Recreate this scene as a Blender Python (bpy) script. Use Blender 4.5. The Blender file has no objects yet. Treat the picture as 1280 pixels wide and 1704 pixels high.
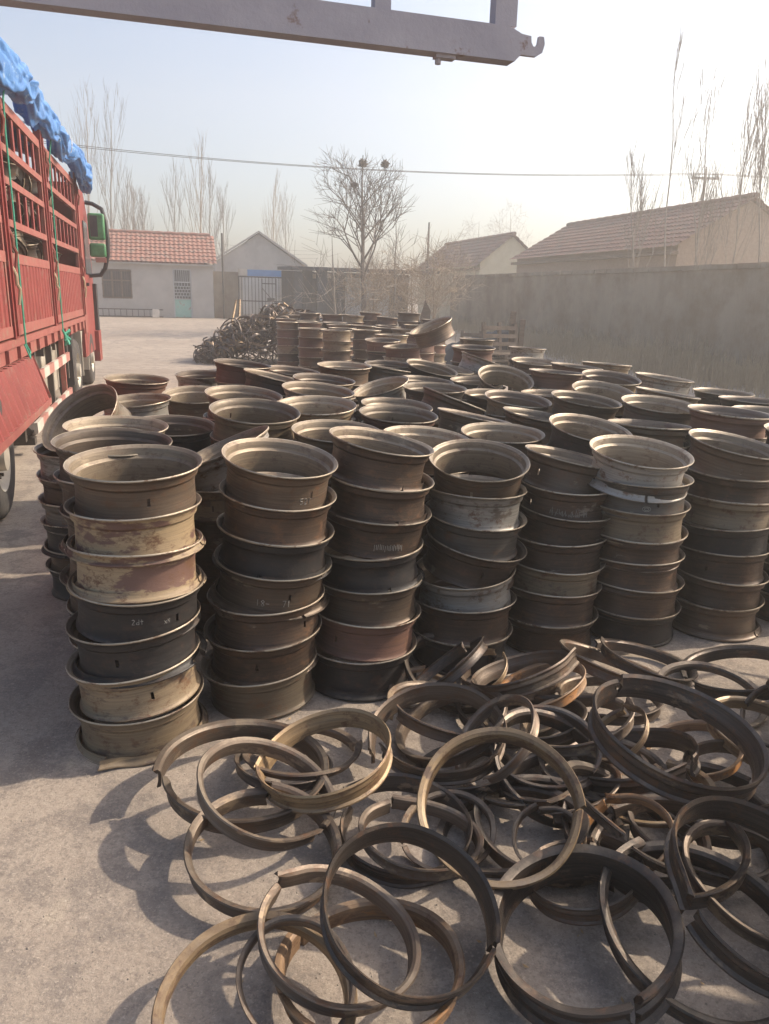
import bpy, bmesh, math, random
from mathutils import Vector, Matrix, Quaternion
sin, cos, pi, rad = math.sin, math.cos, math.pi, math.radians
rnd = random.Random(7)
S = bpy.context.scene
COL = S.collection

# ------------------------------------------------------------------ camera
PITCH, ROLL, CAMH, FPX = rad(15.8), rad(1.6), 1.9, 1280.0
Fw = Vector((0, cos(PITCH), -sin(PITCH)))
U0 = Vector((0, sin(PITCH), cos(PITCH)))
RT = Vector((1, 0, 0)) * cos(ROLL) + U0 * sin(ROLL)
UP = U0 * cos(ROLL) - Vector((1, 0, 0)) * sin(ROLL)
CP = Vector((0, 0, CAMH))
cam = bpy.data.cameras.new('camera')
camo = bpy.data.objects.new('camera', cam)
COL.objects.link(camo)
m = Matrix((RT, UP, -Fw)).transposed().to_4x4()
m.translation = CP
camo.matrix_world = m
cam.sensor_width = 36
cam.lens = FPX / 1704 * 36
cam.clip_start = 0.05
cam.clip_end = 3000
S.camera = camo

# ------------------------------------------------------------------ light
SUN_AZ, SUN_EL = rad(70), rad(37)      # azimuth from +Y towards +X
W = bpy.data.worlds.new('World')
S.world = W
W.use_nodes = True
wn = W.node_tree.nodes
sky = wn.new('ShaderNodeTexSky')
sky.sky_type = 'NISHITA'
sky.sun_disc = False
sky.sun_elevation = SUN_EL
sky.sun_rotation = SUN_AZ
sky.air_density = 1.0
sky.dust_density = 3.6
sky.ozone_density = 1.6
bg = wn['Background']
W.node_tree.links.new(sky.outputs[0], bg.inputs[0])
bg.inputs[1].default_value = 0.145
sl = bpy.data.lights.new('sun', 'SUN')
sl.energy = 4.1
sl.angle = rad(1.1)
sl.color = (1.0, 0.865, 0.69)
slo = bpy.data.objects.new('sun', sl)
COL.objects.link(slo)
sd = Vector((sin(SUN_AZ) * cos(SUN_EL), cos(SUN_AZ) * cos(SUN_EL), sin(SUN_EL)))
slo.rotation_euler = (-sd).to_track_quat('-Z', 'Y').to_euler()
slo.location = (20, 12, 30)
S.view_settings.view_transform = 'Standard'
S.view_settings.look = 'None'
S.view_settings.exposure = 0.74
S.view_settings.gamma = 1
S.cycles.max_bounces = 6
S.cycles.volume_bounces = 1

# ------------------------------------------------------------------ helpers
def ray(x, y): return (x - 640) * RT + (852 - y) * UP + FPX * Fw
def atz(x, y, h=0.0):
    d = ray(x, y); return CP + d * ((h - CAMH) / d.z)
def atY(x, y, Y):
    d = ray(x, y); return CP + d * (Y / d.y)
def px(p):
    v = Vector(p) - CP; z = v.dot(Fw)
    return (640 + FPX * v.dot(RT) / z, 852 - FPX * v.dot(UP) / z, z)
def gz(y):
    s = min(max((y - 23) / 14.0, 0), 1)
    return 0.4 * s * s * (3 - 2 * s)

class MB:
    def __init__(s): s.v = []; s.f = []; s.m = []
    def add(s, vs, fs, mi=0):
        o = len(s.v)
        s.v += [tuple(v) for v in vs]
        s.f += [tuple(i + o for i in f) for f in fs]
        s.m += [mi] * len(fs)
        return s
    def box(s, x0, x1, y0, y1, z0, z1, mi=0):
        vs = [(x, y, z) for z in (z0, z1) for y in (y0, y1) for x in (x0, x1)]
        return s.add(vs, [(0, 2, 3, 1), (4, 5, 7, 6), (0, 1, 5, 4), (2, 6, 7, 3), (0, 4, 6, 2), (1, 3, 7, 5)], mi)
    def beam(s, a, b, w, h, up=(0, 0, 1), mi=0):
        a = Vector(a); b = Vector(b); d = (b - a).normalized(); up = Vector(up)
        sx = d.cross(up)
        if sx.length < 1e-4: sx = d.cross(Vector((0, 1, 0)))
        sx.normalize(); uz = sx.cross(d).normalized()
        vs = [p + sx * (w / 2 * i) + uz * (h / 2 * j) for p in (a, b) for i, j in ((-1, -1), (1, -1), (1, 1), (-1, 1))]
        return s.add(vs, [(3, 2, 1, 0), (4, 5, 6, 7), (0, 1, 5, 4), (1, 2, 6, 5), (2, 3, 7, 6), (3, 0, 4, 7)], mi)
    def tube(s, pts, r, seg=6, mi=0, cap=True):
        pts = [Vector(p) for p in pts]; n = len(pts)
        rs = r if isinstance(r, (list, tuple)) else [r] * n
        vs = []; prev = None
        for i, p in enumerate(pts):
            d = (pts[min(i + 1, n - 1)] - pts[max(i - 1, 0)])
            if d.length < 1e-7: d = Vector((0, 0, 1))
            d.normalize()
            if prev is None:
                a = Vector((0, 0, 1)) if abs(d.z) < .9 else Vector((1, 0, 0))
                u = d.cross(a).normalized()
            else:
                u = (prev - d * prev.dot(d))
                u = u.normalized() if u.length > 1e-6 else d.cross(Vector((1, 0, 0))).normalized()
            prev = u; w = d.cross(u)
            for k in range(seg):
                t = 2 * pi * k / seg
                vs.append(p + (u * cos(t) + w * sin(t)) * rs[i])
        fs = [(i * seg + k, i * seg + (k + 1) % seg, (i + 1) * seg + (k + 1) % seg, (i + 1) * seg + k) for i in range(n - 1) for k in range(seg)]
        if cap:
            fs += [tuple(range(seg))[::-1], tuple((n - 1) * seg + k for k in range(seg))]
        return s.add(vs, fs, mi)
    def lathe(s, prof, seg=32, axis='z', c=(0, 0, 0), mi=0, closed=True):
        """closed profile (r,z) spun about an axis"""
        n = len(prof); vs = []
        for j in range(seg):
            t = 2 * pi * j / seg
            for r, z in prof:
                p = (r * cos(t), r * sin(t), z)
                if axis == 'x': p = (p[2], p[0], p[1])
                if axis == 'y': p = (p[0], p[2], p[1])
                vs.append((p[0] + c[0], p[1] + c[1], p[2] + c[2]))
        fs = []
        for j in range(seg):
            k = (j + 1) % seg
            for i in range(n if closed else n - 1):
                i2 = (i + 1) % n
                fs.append((j * n + i, k * n + i, k * n + i2, j * n + i2))
        return s.add(vs, fs, mi)
    def prism(s, poly, o, ex, ey, ez, th, mi=0):
        """polygon (u,v) extruded by th along ez"""
        n = len(poly); o = Vector(o); ex = Vector(ex); ey = Vector(ey); ez = Vector(ez)
        vs = [o + ex * u + ey * v for u, v in poly] + [o + ex * u + ey * v + ez * th for u, v in poly]
        return s.add(vs, [tuple(range(n))[::-1], tuple(range(n, 2 * n))] + [(i, (i + 1) % n, n + (i + 1) % n, n + i) for i in range(n)], mi)
    def mesh(s, name, mats, smooth=35, fix=True):
        me = bpy.data.meshes.new(name)
        me.from_pydata(s.v, [], s.f)
        for mt in (mats if isinstance(mats, (list, tuple)) else [mats]): me.materials.append(mt)
        me.polygons.foreach_set('material_index', s.m)
        if fix:
            bm = bmesh.new(); bm.from_mesh(me)
            bmesh.ops.recalc_face_normals(bm, faces=bm.faces)
            bm.to_mesh(me); bm.free()
        if smooth:
            me.polygons.foreach_set('use_smooth', [True] * len(me.polygons))
            me.set_sharp_from_angle(angle=rad(smooth))
        me.update()
        return me
    def build(s, name, mats, parent=None, smooth=35, fix=True):
        return link(name, s.mesh(name, mats, smooth, fix), parent)

def link(name, data, parent=None):
    o = bpy.data.objects.new(name, data)
    COL.objects.link(o)
    if parent: o.parent = parent
    return o
def tag(o, label, cat, group=None, kind=None):
    if label: o['label'] = label
    if cat: o['category'] = cat
    if group: o['group'] = group
    if kind: o['kind'] = kind
    return o
def thing(name, label, cat, loc=(0, 0, 0), rz=0, group=None):
    o = link(name, None)
    o.location = loc; o.rotation_euler = (0, 0, rz)
    return tag(o, label, cat, group)
def setting(o): o['kind'] = 'structure'; return o

# ------------------------------------------------------------------ materials
def newmat(name):
    mt = bpy.data.materials.new(name); mt.use_nodes = True
    nt = mt.node_tree
    return mt, nt, nt.nodes['Principled BSDF']
def noise_mat(name, c1, c2, scale=6, rough=0.8, metal=0.0, bump=0.0, bscale=None, stretch=(1, 1, 1), detail=6, lo=.35, hi=.65, c3=None, s3=1.5, t3=.55, spec=.5, perobj=False, w3=.06):
    mt, nt, p = newmat(name)
    N = nt.nodes.new; L = nt.links.new
    tc = N('ShaderNodeTexCoord'); mp = N('ShaderNodeMapping'); mp.inputs['Scale'].default_value = stretch
    L(tc.outputs['Object'], mp.inputs[0])
    nz = N('ShaderNodeTexNoise'); nz.noise_dimensions = '4D'; nz.inputs['Scale'].default_value = scale; nz.inputs['Detail'].default_value = detail
    nz.inputs['Roughness'].default_value = .65
    L(mp.outputs[0], nz.inputs['Vector'])
    oi = None
    if perobj:
        oi = N('ShaderNodeObjectInfo'); mu = N('ShaderNodeMath'); mu.operation = 'MULTIPLY'; mu.inputs[1].default_value = 37
        L(oi.outputs['Random'], mu.inputs[0]); L(mu.outputs[0], nz.inputs['W'])
    cr = N('ShaderNodeValToRGB')
    cr.color_ramp.elements[0].position = lo; cr.color_ramp.elements[0].color = (*c1, 1)
    cr.color_ramp.elements[1].position = hi; cr.color_ramp.elements[1].color = (*c2, 1)
    L(nz.outputs['Fac'], cr.inputs[0])
    out = cr.outputs[0]
    if c3:
        n3 = N('ShaderNodeTexNoise'); n3.noise_dimensions = '4D'; n3.inputs['Scale'].default_value = s3; n3.inputs['Detail'].default_value = 8; n3.inputs['Roughness'].default_value = .7
        L(tc.outputs['Object'], n3.inputs['Vector'])
        if perobj: L(mu.outputs[0], n3.inputs['W'])
        r3 = N('ShaderNodeValToRGB'); r3.color_ramp.elements[0].position = t3 - w3 / 2; r3.color_ramp.elements[1].position = t3 + w3 / 2
        L(n3.outputs['Fac'], r3.inputs[0])
        mx = N('ShaderNodeMix'); mx.data_type = 'RGBA'
        L(r3.outputs[0], mx.inputs[0]); L(out, mx.inputs[6]); mx.inputs[7].default_value = (*c3, 1)
        out = mx.outputs[2]
    if perobj:
        hv = N('ShaderNodeHueSaturation'); mr = N('ShaderNodeMapRange')
        mr.inputs[3].default_value = .75; mr.inputs[4].default_value = 1.25
        L(oi.outputs['Random'], mr.inputs[0]); L(mr.outputs[0], hv.inputs['Value']); L(out, hv.inputs['Color']); out = hv.outputs[0]
    L(out, p.inputs['Base Color'])
    p.inputs['Roughness'].default_value = rough; p.inputs['Metallic'].default_value = metal
    p.inputs['Specular IOR Level'].default_value = spec
    if bump:
        nb = N('ShaderNodeTexNoise'); nb.inputs['Scale'].default_value = bscale or scale * 4; nb.inputs['Detail'].default_value = 8; nb.inputs['Roughness'].default_value = .7
        L(mp.outputs[0], nb.inputs['Vector'])
        b = N('ShaderNodeBump'); b.inputs['Strength'].default_value = bump; b.inputs['Distance'].default_value = .02
        L(nb.outputs['Fac'], b.inputs['Height']); L(b.outputs[0], p.inputs['Normal'])
    return mt

def rim_mat(name, base, alt, patch, pth, metal=.35, rough=.5, rust=(.11, .055, .028), patch_s=3.2):
    """worn steel: fine circumferential streaks, flaking paint and dust"""
    mt, nt, p = newmat(name); N = nt.nodes.new; L = nt.links.new
    tc = N('ShaderNodeTexCoord'); oi = N('ShaderNodeObjectInfo')
    mu = N('ShaderNodeMath'); mu.operation = 'MULTIPLY'; mu.inputs[1].default_value = 53; L(oi.outputs['Random'], mu.inputs[0])
    def nz(scale, stretch, detail=5, rg=.6):
        mp = N('ShaderNodeMapping'); mp.inputs['Scale'].default_value = stretch; L(tc.outputs['Object'], mp.inputs[0])
        n = N('ShaderNodeTexNoise'); n.noise_dimensions = '4D'; n.inputs['Scale'].default_value = scale; n.inputs['Detail'].default_value = detail; n.inputs['Roughness'].default_value = rg
        L(mp.outputs[0], n.inputs['Vector']); L(mu.outputs[0], n.inputs['W']); return n
    def ramp(src, a, b, ca=(0, 0, 0), cb=(1, 1, 1)):
        r = N('ShaderNodeValToRGB'); r.color_ramp.elements[0].position = a; r.color_ramp.elements[1].position = b
        r.color_ramp.elements[0].color = (*ca, 1); r.color_ramp.elements[1].color = (*cb, 1); L(src, r.inputs[0]); return r.outputs[0]
    def mix(f, a, b):
        mx = N('ShaderNodeMix'); mx.data_type = 'RGBA'; L(f, mx.inputs[0])
        if isinstance(a, tuple): mx.inputs[6].default_value = (*a, 1)
        else: L(a, mx.inputs[6])
        if isinstance(b, tuple): mx.inputs[7].default_value = (*b, 1)
        else: L(b, mx.inputs[7])
        return mx.outputs[2]
    streak = nz(2.0, (1.5, 1.5, 70), 6, .7)
    c = ramp(streak.outputs['Fac'], .36, .66, base, alt)
    pn = nz(patch_s, (1, 1, 2.6), 9, .68)
    c = mix(ramp(pn.outputs['Fac'], pth, pth + .035), c, patch)
    rn = nz(13, (1, 1, 1.5), 12, .8)
    rm = ramp(rn.outputs['Fac'], .52, .60)
    c = mix(rm, c, rust)
    geo = N('ShaderNodeNewGeometry'); sx = N('ShaderNodeSeparateXYZ'); L(geo.outputs['Normal'], sx.inputs[0])
    dn = nz(5, (1, 1, 1), 6, .7)
    ad = N('ShaderNodeMath'); ad.operation = 'MULTIPLY'; L(sx.outputs[2], ad.inputs[0]); L(ramp(dn.outputs['Fac'], .35, .7), ad.inputs[1])
    c = mix(ramp(ad.outputs[0], .3, .9, (0, 0, 0), (.7, .7, .7)), c, (.30, .25, .19))
    hv = N('ShaderNodeHueSaturation'); mr = N('ShaderNodeMapRange'); mr.inputs[3].default_value = .72; mr.inputs[4].default_value = 1.28
    L(oi.outputs['Random'], mr.inputs[0]); L(mr.outputs[0], hv.inputs['Value']); L(c, hv.inputs['Color'])
    L(hv.outputs[0], p.inputs['Base Color'])
    L(ramp(streak.outputs['Fac'], .3, .7, (rough - .08,) * 3, (rough + .2,) * 3), p.inputs['Roughness'])
    L(mix(rm, (metal,) * 3, (0.05,) * 3), p.inputs['Metallic'])
    b = N('ShaderNodeBump'); b.inputs['Strength'].default_value = .6; b.inputs['Distance'].default_value = .005
    L(rn.outputs['Fac'], b.inputs['Height']); L(b.outputs[0], p.inputs['Normal'])
    return mt

RM = {  # outer steel kept darker, with the shade on the barrels put into its colour
    'dusty brown': rim_mat('rim_dusty', (.155, .11, .076), (.078, .057, .042), (.30, .24, .17), .60, metal=.42, rough=.42),
    'brown': rim_mat('rim_brown', (.10, .066, .046), (.048, .034, .026), (.21, .165, .125), .62, metal=.45, rough=.42),
    'black': rim_mat('rim_black', (.014, .012, .012), (.030, .025, .023), (.10, .08, .065), .66, metal=.1, rough=.5, rust=(.05, .03, .022)),
    'cream painted': rim_mat('rim_cream', (.33, .245, .14), (.22, .155, .095), (.12, .065, .05), .51, metal=.05),
    'olive': rim_mat('rim_olive', (.145, .112, .074), (.075, .06, .043), (.26, .215, .15), .60, metal=.3),
    'rusty red': rim_mat('rim_rust', (.15, .075, .052), (.085, .048, .036), (.23, .16, .115), .61, metal=.15, rough=.6),
    'grey': rim_mat('rim_grey', (.15, .135, .118), (.075, .067, .058), (.27, .24, .20), .61, metal=.5, rough=.4),
    'silver grey': rim_mat('rim_silver', (.36, .335, .30), (.22, .205, .18), (.15, .12, .095), .58, metal=.45, rough=.4),
    'tan': rim_mat('rim_tan', (.235, .175, .108), (.145, .108, .07), (.10, .07, .05), .57, metal=.15),
}
M_edge = rim_mat('rim_worn_edge', (.46, .40, .31), (.28, .22, .16), (.16, .11, .08), .60, metal=.45, rough=.34)
M_inner = [rim_mat('rim_inner_dusty_lit', (.235, .185, .13), (.15, .115, .082), (.30, .24, .17), .60, metal=.3, rough=.44, rust=(.12, .08, .055)),  # dust inside, plus paleness that stands for light against the shaded outside
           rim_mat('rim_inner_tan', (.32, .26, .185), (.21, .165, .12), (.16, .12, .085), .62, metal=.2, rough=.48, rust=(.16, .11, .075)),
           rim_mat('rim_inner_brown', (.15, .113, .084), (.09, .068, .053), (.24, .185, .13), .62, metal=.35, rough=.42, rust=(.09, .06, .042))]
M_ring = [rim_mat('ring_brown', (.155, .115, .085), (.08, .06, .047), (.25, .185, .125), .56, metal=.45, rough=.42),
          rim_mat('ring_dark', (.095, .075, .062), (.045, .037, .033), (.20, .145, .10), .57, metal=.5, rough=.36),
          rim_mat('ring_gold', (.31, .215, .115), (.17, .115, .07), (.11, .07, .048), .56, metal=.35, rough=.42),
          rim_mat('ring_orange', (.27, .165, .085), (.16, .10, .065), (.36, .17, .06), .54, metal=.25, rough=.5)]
RINGN = ['brown', 'dark', 'tan', 'orange rusty']

def ground_mat():
    mt, nt, p = newmat('dusty_concrete'); N = nt.nodes.new; L = nt.links.new
    tc = N('ShaderNodeTexCoord')
    def nz(s, d=8, r=.65):
        n = N('ShaderNodeTexNoise'); n.inputs['Scale'].default_value = s; n.inputs['Detail'].default_value = d; n.inputs['Roughness'].default_value = r
        L(tc.outputs['Object'], n.inputs['Vector']); return n.outputs['Fac']
    def ramp(src, a, b, ca=(0, 0, 0), cb=(1, 1, 1)):
        r = N('ShaderNodeValToRGB'); r.color_ramp.elements[0].position = a; r.color_ramp.elements[1].position = b
        r.color_ramp.elements[0].color = (*ca, 1); r.color_ramp.elements[1].color = (*cb, 1); L(src, r.inputs[0]); return r.outputs[0]
    def mix(f, a, b):
        mx = N('ShaderNodeMix'); mx.data_type = 'RGBA'; L(f, mx.inputs[0]); L(a, mx.inputs[6])
        if isinstance(b, tuple): mx.inputs[7].default_value = (*b, 1)
        else: L(b, mx.inputs[7])
        return mx.outputs[2]
    c = ramp(nz(.45), .35, .68, (.30, .245, .20), (.43, .365, .30))
    c = mix(ramp(nz(3.0, 12, .8), .49, .56), c, (.25, .212, .182))
    c = mix(ramp(nz(1.3, 10, .7), .60, .68), c, (.45, .38, .295))
    c = mix(ramp(nz(.9, 12, .78), .58, .66, (0, 0, 0), (.7, .7, .7)), c, (.19, .15, .125))
    vo = N('ShaderNodeTexVoronoi'); vo.inputs['Scale'].default_value = 170; L(tc.outputs['Object'], vo.inputs['Vector'])
    sp = N('ShaderNodeSeparateColor'); L(vo.outputs['Color'], sp.inputs[0])
    c = mix(ramp(sp.outputs[0], .90, .93, (0, 0, 0), (.4, .4, .4)), c, (.17, .145, .125))
    c = mix(ramp(sp.outputs[1], .90, .92, (0, 0, 0), (.3, .3, .3)), c, (.48, .41, .33))
    c = mix(ramp(nz(22, 6, .7), .62, .70, (0, 0, 0), (.5, .5, .5)), c, (.20, .165, .135))
    c = mix(ramp(nz(38, 9, .85), .49, .62, (0, 0, 0), (.75, .75, .75)), c, (.20, .165, .14))
    c = mix(ramp(nz(62, 8, .85), .55, .63, (0, 0, 0), (.75, .75, .75)), c, (.54, .46, .38))
    c = mix(ramp(nz(6.5, 10, .8), .60, .66, (0, 0, 0), (.45, .45, .45)), c, (.21, .165, .13))
    L(c, p.inputs['Base Color']); p.inputs['Roughness'].default_value = .92; p.inputs['Specular IOR Level'].default_value = .25
    b1 = N('ShaderNodeBump'); b1.inputs['Strength'].default_value = .9; b1.inputs['Distance'].default_value = .007
    L(nz(48, 8, .8), b1.inputs['Height'])
    b2 = N('ShaderNodeBump'); b2.inputs['Strength'].default_value = .35; b2.inputs['Distance'].default_value = .03
    L(nz(9, 8, .7), b2.inputs['Height']); L(b1.outputs[0], b2.inputs['Normal'])
    L(b2.outputs[0], p.inputs['Normal'])
    return mt
M_ground = ground_mat()
M_red = noise_mat('truck_red', (.175, .022, .018), (.235, .036, .028), 3, .6, 0, .15, 60, c3=(.20, .10, .07), s3=5, t3=.60, w3=.12)
M_redrail = noise_mat('faded_red_rail', (.22, .055, .045), (.28, .09, .07), 5, .7, 0, .1, 40, c3=(.22, .12, .085), s3=8, t3=.57)
M_steel_dark = noise_mat('dark_steel', (.05, .045, .04), (.10, .085, .07), 8, .6, .4, .2)
M_black = noise_mat('black_plastic', (.018, .018, .02), (.03, .03, .032), 4, .5)
M_tyre = noise_mat('tyre_rubber', (.025, .024, .024), (.07, .062, .055), 6, .85, 0, .3)
M_white = noise_mat('reflector_white', (.42, .38, .33), (.52, .47, .41), 4, .6)
M_refred = noise_mat('reflector_red', (.30, .12, .10), (.36, .17, .14), 4, .6)
M_grey = noise_mat('galvanised_grey', (.30, .30, .30), (.40, .40, .39), 6, .5, .4)
M_dustgrey = noise_mat('dusty_tank', (.34, .31, .26), (.48, .44, .37), 5, .55, .3)
M_tarp = noise_mat('blue_tarpaulin', (.045, .15, .40), (.085, .235, .54), 5, .45, 0, .6, 9, c3=(.26, .37, .52), s3=9, t3=.60)
M_cord = noise_mat('white_cord', (.55, .56, .58), (.7, .7, .7), 20, .7)
M_rope = noise_mat('green_rope', (.03, .25, .16), (.05, .34, .23), 30, .7)
M_ropetan = noise_mat('tan_rope', (.35, .29, .19), (.45, .38, .26), 30, .8)
M_green = noise_mat('green_mirror', (.035, .15, .06), (.08, .25, .11), 8, .35)
M_glass = noise_mat('dark_glass', (.03, .035, .04), (.06, .07, .08), 2, .15)
M_gate = noise_mat('mauve_paint_and_flare', (.30, .28, .31), (.37, .345, .37), 5, .6, 0, .2, 40, c3=(.20, .13, .10), s3=11, t3=.63)  # paint lifted to a pale mauve to carry the lens flare over it
M_plaster = noise_mat('grey_plaster', (.36, .345, .325), (.44, .42, .395), 1.2, .9, 0, .15, 14, c3=(.28, .265, .25), s3=.8, t3=.62, w3=.2)
M_oldwall = noise_mat('weathered_wall_render', (.225, .185, .14), (.32, .265, .205), 1.3, .95, 0, .5, 12, stretch=(1, 1, .25), c3=(.17, .125, .085), s3=.6, t3=.53, w3=.16)
M_tile = noise_mat('red_clay_tile', (.24, .10, .07), (.35, .165, .12), 7, .8, 0, .2, 30, c3=(.22, .15, .12), s3=3, t3=.55, w3=.1)
M_tile_old = noise_mat('brown_clay_tile', (.17, .085, .065), (.24, .13, .10), 5, .85, 0, .2, 30, c3=(.14, .11, .09), s3=2, t3=.55, w3=.15)
M_brick = noise_mat('tan_brick', (.26, .19, .14), (.34, .26, .20), 9, .9, 0, .2)
M_cream = noise_mat('cream_gable', (.44, .41, .30), (.52, .49, .38), 2, .9)
M_slate = noise_mat('slate_paint_and_shade', (.030, .037, .048), (.05, .06, .075), 3, .95, spec=.1)
M_sheet = noise_mat('pale_sheet_metal', (.38, .40, .42), (.50, .52, .54), 2, .6, .2, stretch=(1, 1, .3))
M_blue = noise_mat('blue_panel', (.03, .16, .42), (.05, .22, .5), 3, .5)
M_teal = noise_mat('teal_door_panel', (.22, .44, .38), (.30, .50, .44), 5, .7, c3=(.32, .14, .11), s3=5, t3=.62)
M_wood = noise_mat('old_wood', (.12, .085, .06), (.22, .165, .12), 4, .9, 0, .3, 30, stretch=(1, 1, 6))
M_bark = noise_mat('grey_bark', (.20, .17, .145), (.30, .265, .225), 5, .9)
M_bark_dark = noise_mat('brown_bark', (.11, .09, .075), (.18, .15, .125), 5, .9)
M_twig = noise_mat('tan_twigs', (.26, .19, .13), (.36, .28, .2), 5, .9)
M_dry = noise_mat('dry_grass', (.30, .23, .15), (.42, .34, .23), 5, .9)
M_conc = noise_mat('pole_concrete', (.30, .28, .26), (.38, .36, .33), 4, .9)
M_stone = noise_mat('grit', (.18, .155, .13), (.38, .33, .27), 3, .9)
M_chalk = noise_mat('chalk', (.26, .24, .21), (.38, .35, .31), 30, .9)
M_leaf = noise_mat('fallen_leaf', (.32, .20, .09), (.42, .30, .16), 30, .8)

# ------------------------------------------------------------------ ground: one sheet to the horizon, rising gently towards the far houses
def make_ground():
    xs = sorted(set([-900, -400, -150, -80] + [-60 + 2 * i for i in range(61)] + [80, 150, 400, 900]))
    ys = sorted(set([-60, -20, -8] + [-6 + 0.8 * i for i in range(65)] + [50, 60, 80, 120, 250, 600, 1500]))
    g = MB(); vs = [(x, y, gz(y) + (.012 * sin(x * .9 + 1) * sin(y * .7) if 24 < y < 46 else 0)) for y in ys for x in xs]
    n = len(xs)
    g.add(vs, [(j * n + i, j * n + i + 1, (j + 1) * n + i + 1, (j + 1) * n + i) for j in range(len(ys) - 1) for i in range(n - 1)])
    return setting(g.build('ground', M_ground))
make_ground()
g = MB()
for i in range(4200):
    y = 1.0 + 5.5 * rnd.random() ** 1.6; x = rnd.uniform(-1, 1) * (0.75 * y + .5)
    r = rnd.choice((.0015, .002, .002, .003, .0045)) * rnd.uniform(.8, 1.5)
    a = rnd.uniform(0, 6.3)
    vs = [(x + r * cos(a + k * 1.2566) * rnd.uniform(.7, 1.2), y + r * sin(a + k * 1.2566) * rnd.uniform(.7, 1.2), -.001) for k in range(5)]
    vs += [(x, y, r * rnd.uniform(.6, 1.0))]
    g.add(vs, [(k, (k + 1) % 5, 5) for k in range(5)])
o = g.build('gravel', M_stone, smooth=0); tag(o, 'fine grit and small stones strewn over the dusty concrete yard', 'gravel', kind='stuff')
g = MB()
for i in range(70):
    y = rnd.uniform(1.1, 3.2); x = rnd.uniform(-.3, .75) * y; a = rnd.uniform(0, 6.3); r = rnd.uniform(.004, .014); z = .003
    u = Vector((cos(a), sin(a), 0)); w = Vector((-sin(a), cos(a), rnd.uniform(-.2, .4)))
    c = Vector((x, y, z + r * .35))
    g.add([c - u * r, c - w * r * .35, c + u * r + Vector((0, 0, r * .3)), c + w * r * .35], [(0, 1, 2, 3)])
o = g.build('leaf_litter', M_leaf, smooth=0, fix=False); tag(o, 'scraps of dry leaf scattered on the concrete between the loose rings', 'leaf litter', kind='stuff')

# ------------------------------------------------------------------ wheel rims
RIM_H = 0.197
OUT = [(.2505, .0), (.2575, .003), (.2590, .010), (.2525, .016), (.2475, .028), (.2455, .074), (.2450, .091), (.2450, .108), (.2480, .138), (.2590, .150), (.2615, .168), (.2660, .180), (.2740, .187), (.2795, .190), (.2815, .1945)]
INN = [(.2450, .0), (.2440, .003), (.2425, .010), (.2410, .016), (.2405, .028), (.2395, .074), (.2390, .091), (.2390, .108), (.2410, .142), (.2530, .154), (.2555, .170), (.2610, .186), (.2700, .193), (.2760, .197), (.2795, .199)]
OUT2 = [(.2500, .0), (.2560, .003), (.2570, .012), (.2480, .018), (.2530, .026), (.2440, .074), (.2430, .091), (.2430, .108), (.2440, .126), (.2475, .134), (.2600, .146), (.2620, .170), (.2720, .181), (.2780, .183), (.2800, .190)]
INN2 = [(.2440, .0), (.2430, .003), (.2420, .012), (.2400, .018), (.2400, .026), (.2380, .074), (.2370, .091), (.2370, .108), (.2380, .126), (.2400, .140), (.2530, .152), (.2560, .172), (.2680, .188), (.2740, .192), (.2780, .194)]
PROFS = [(OUT, INN), (OUT2, INN2)]
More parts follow.
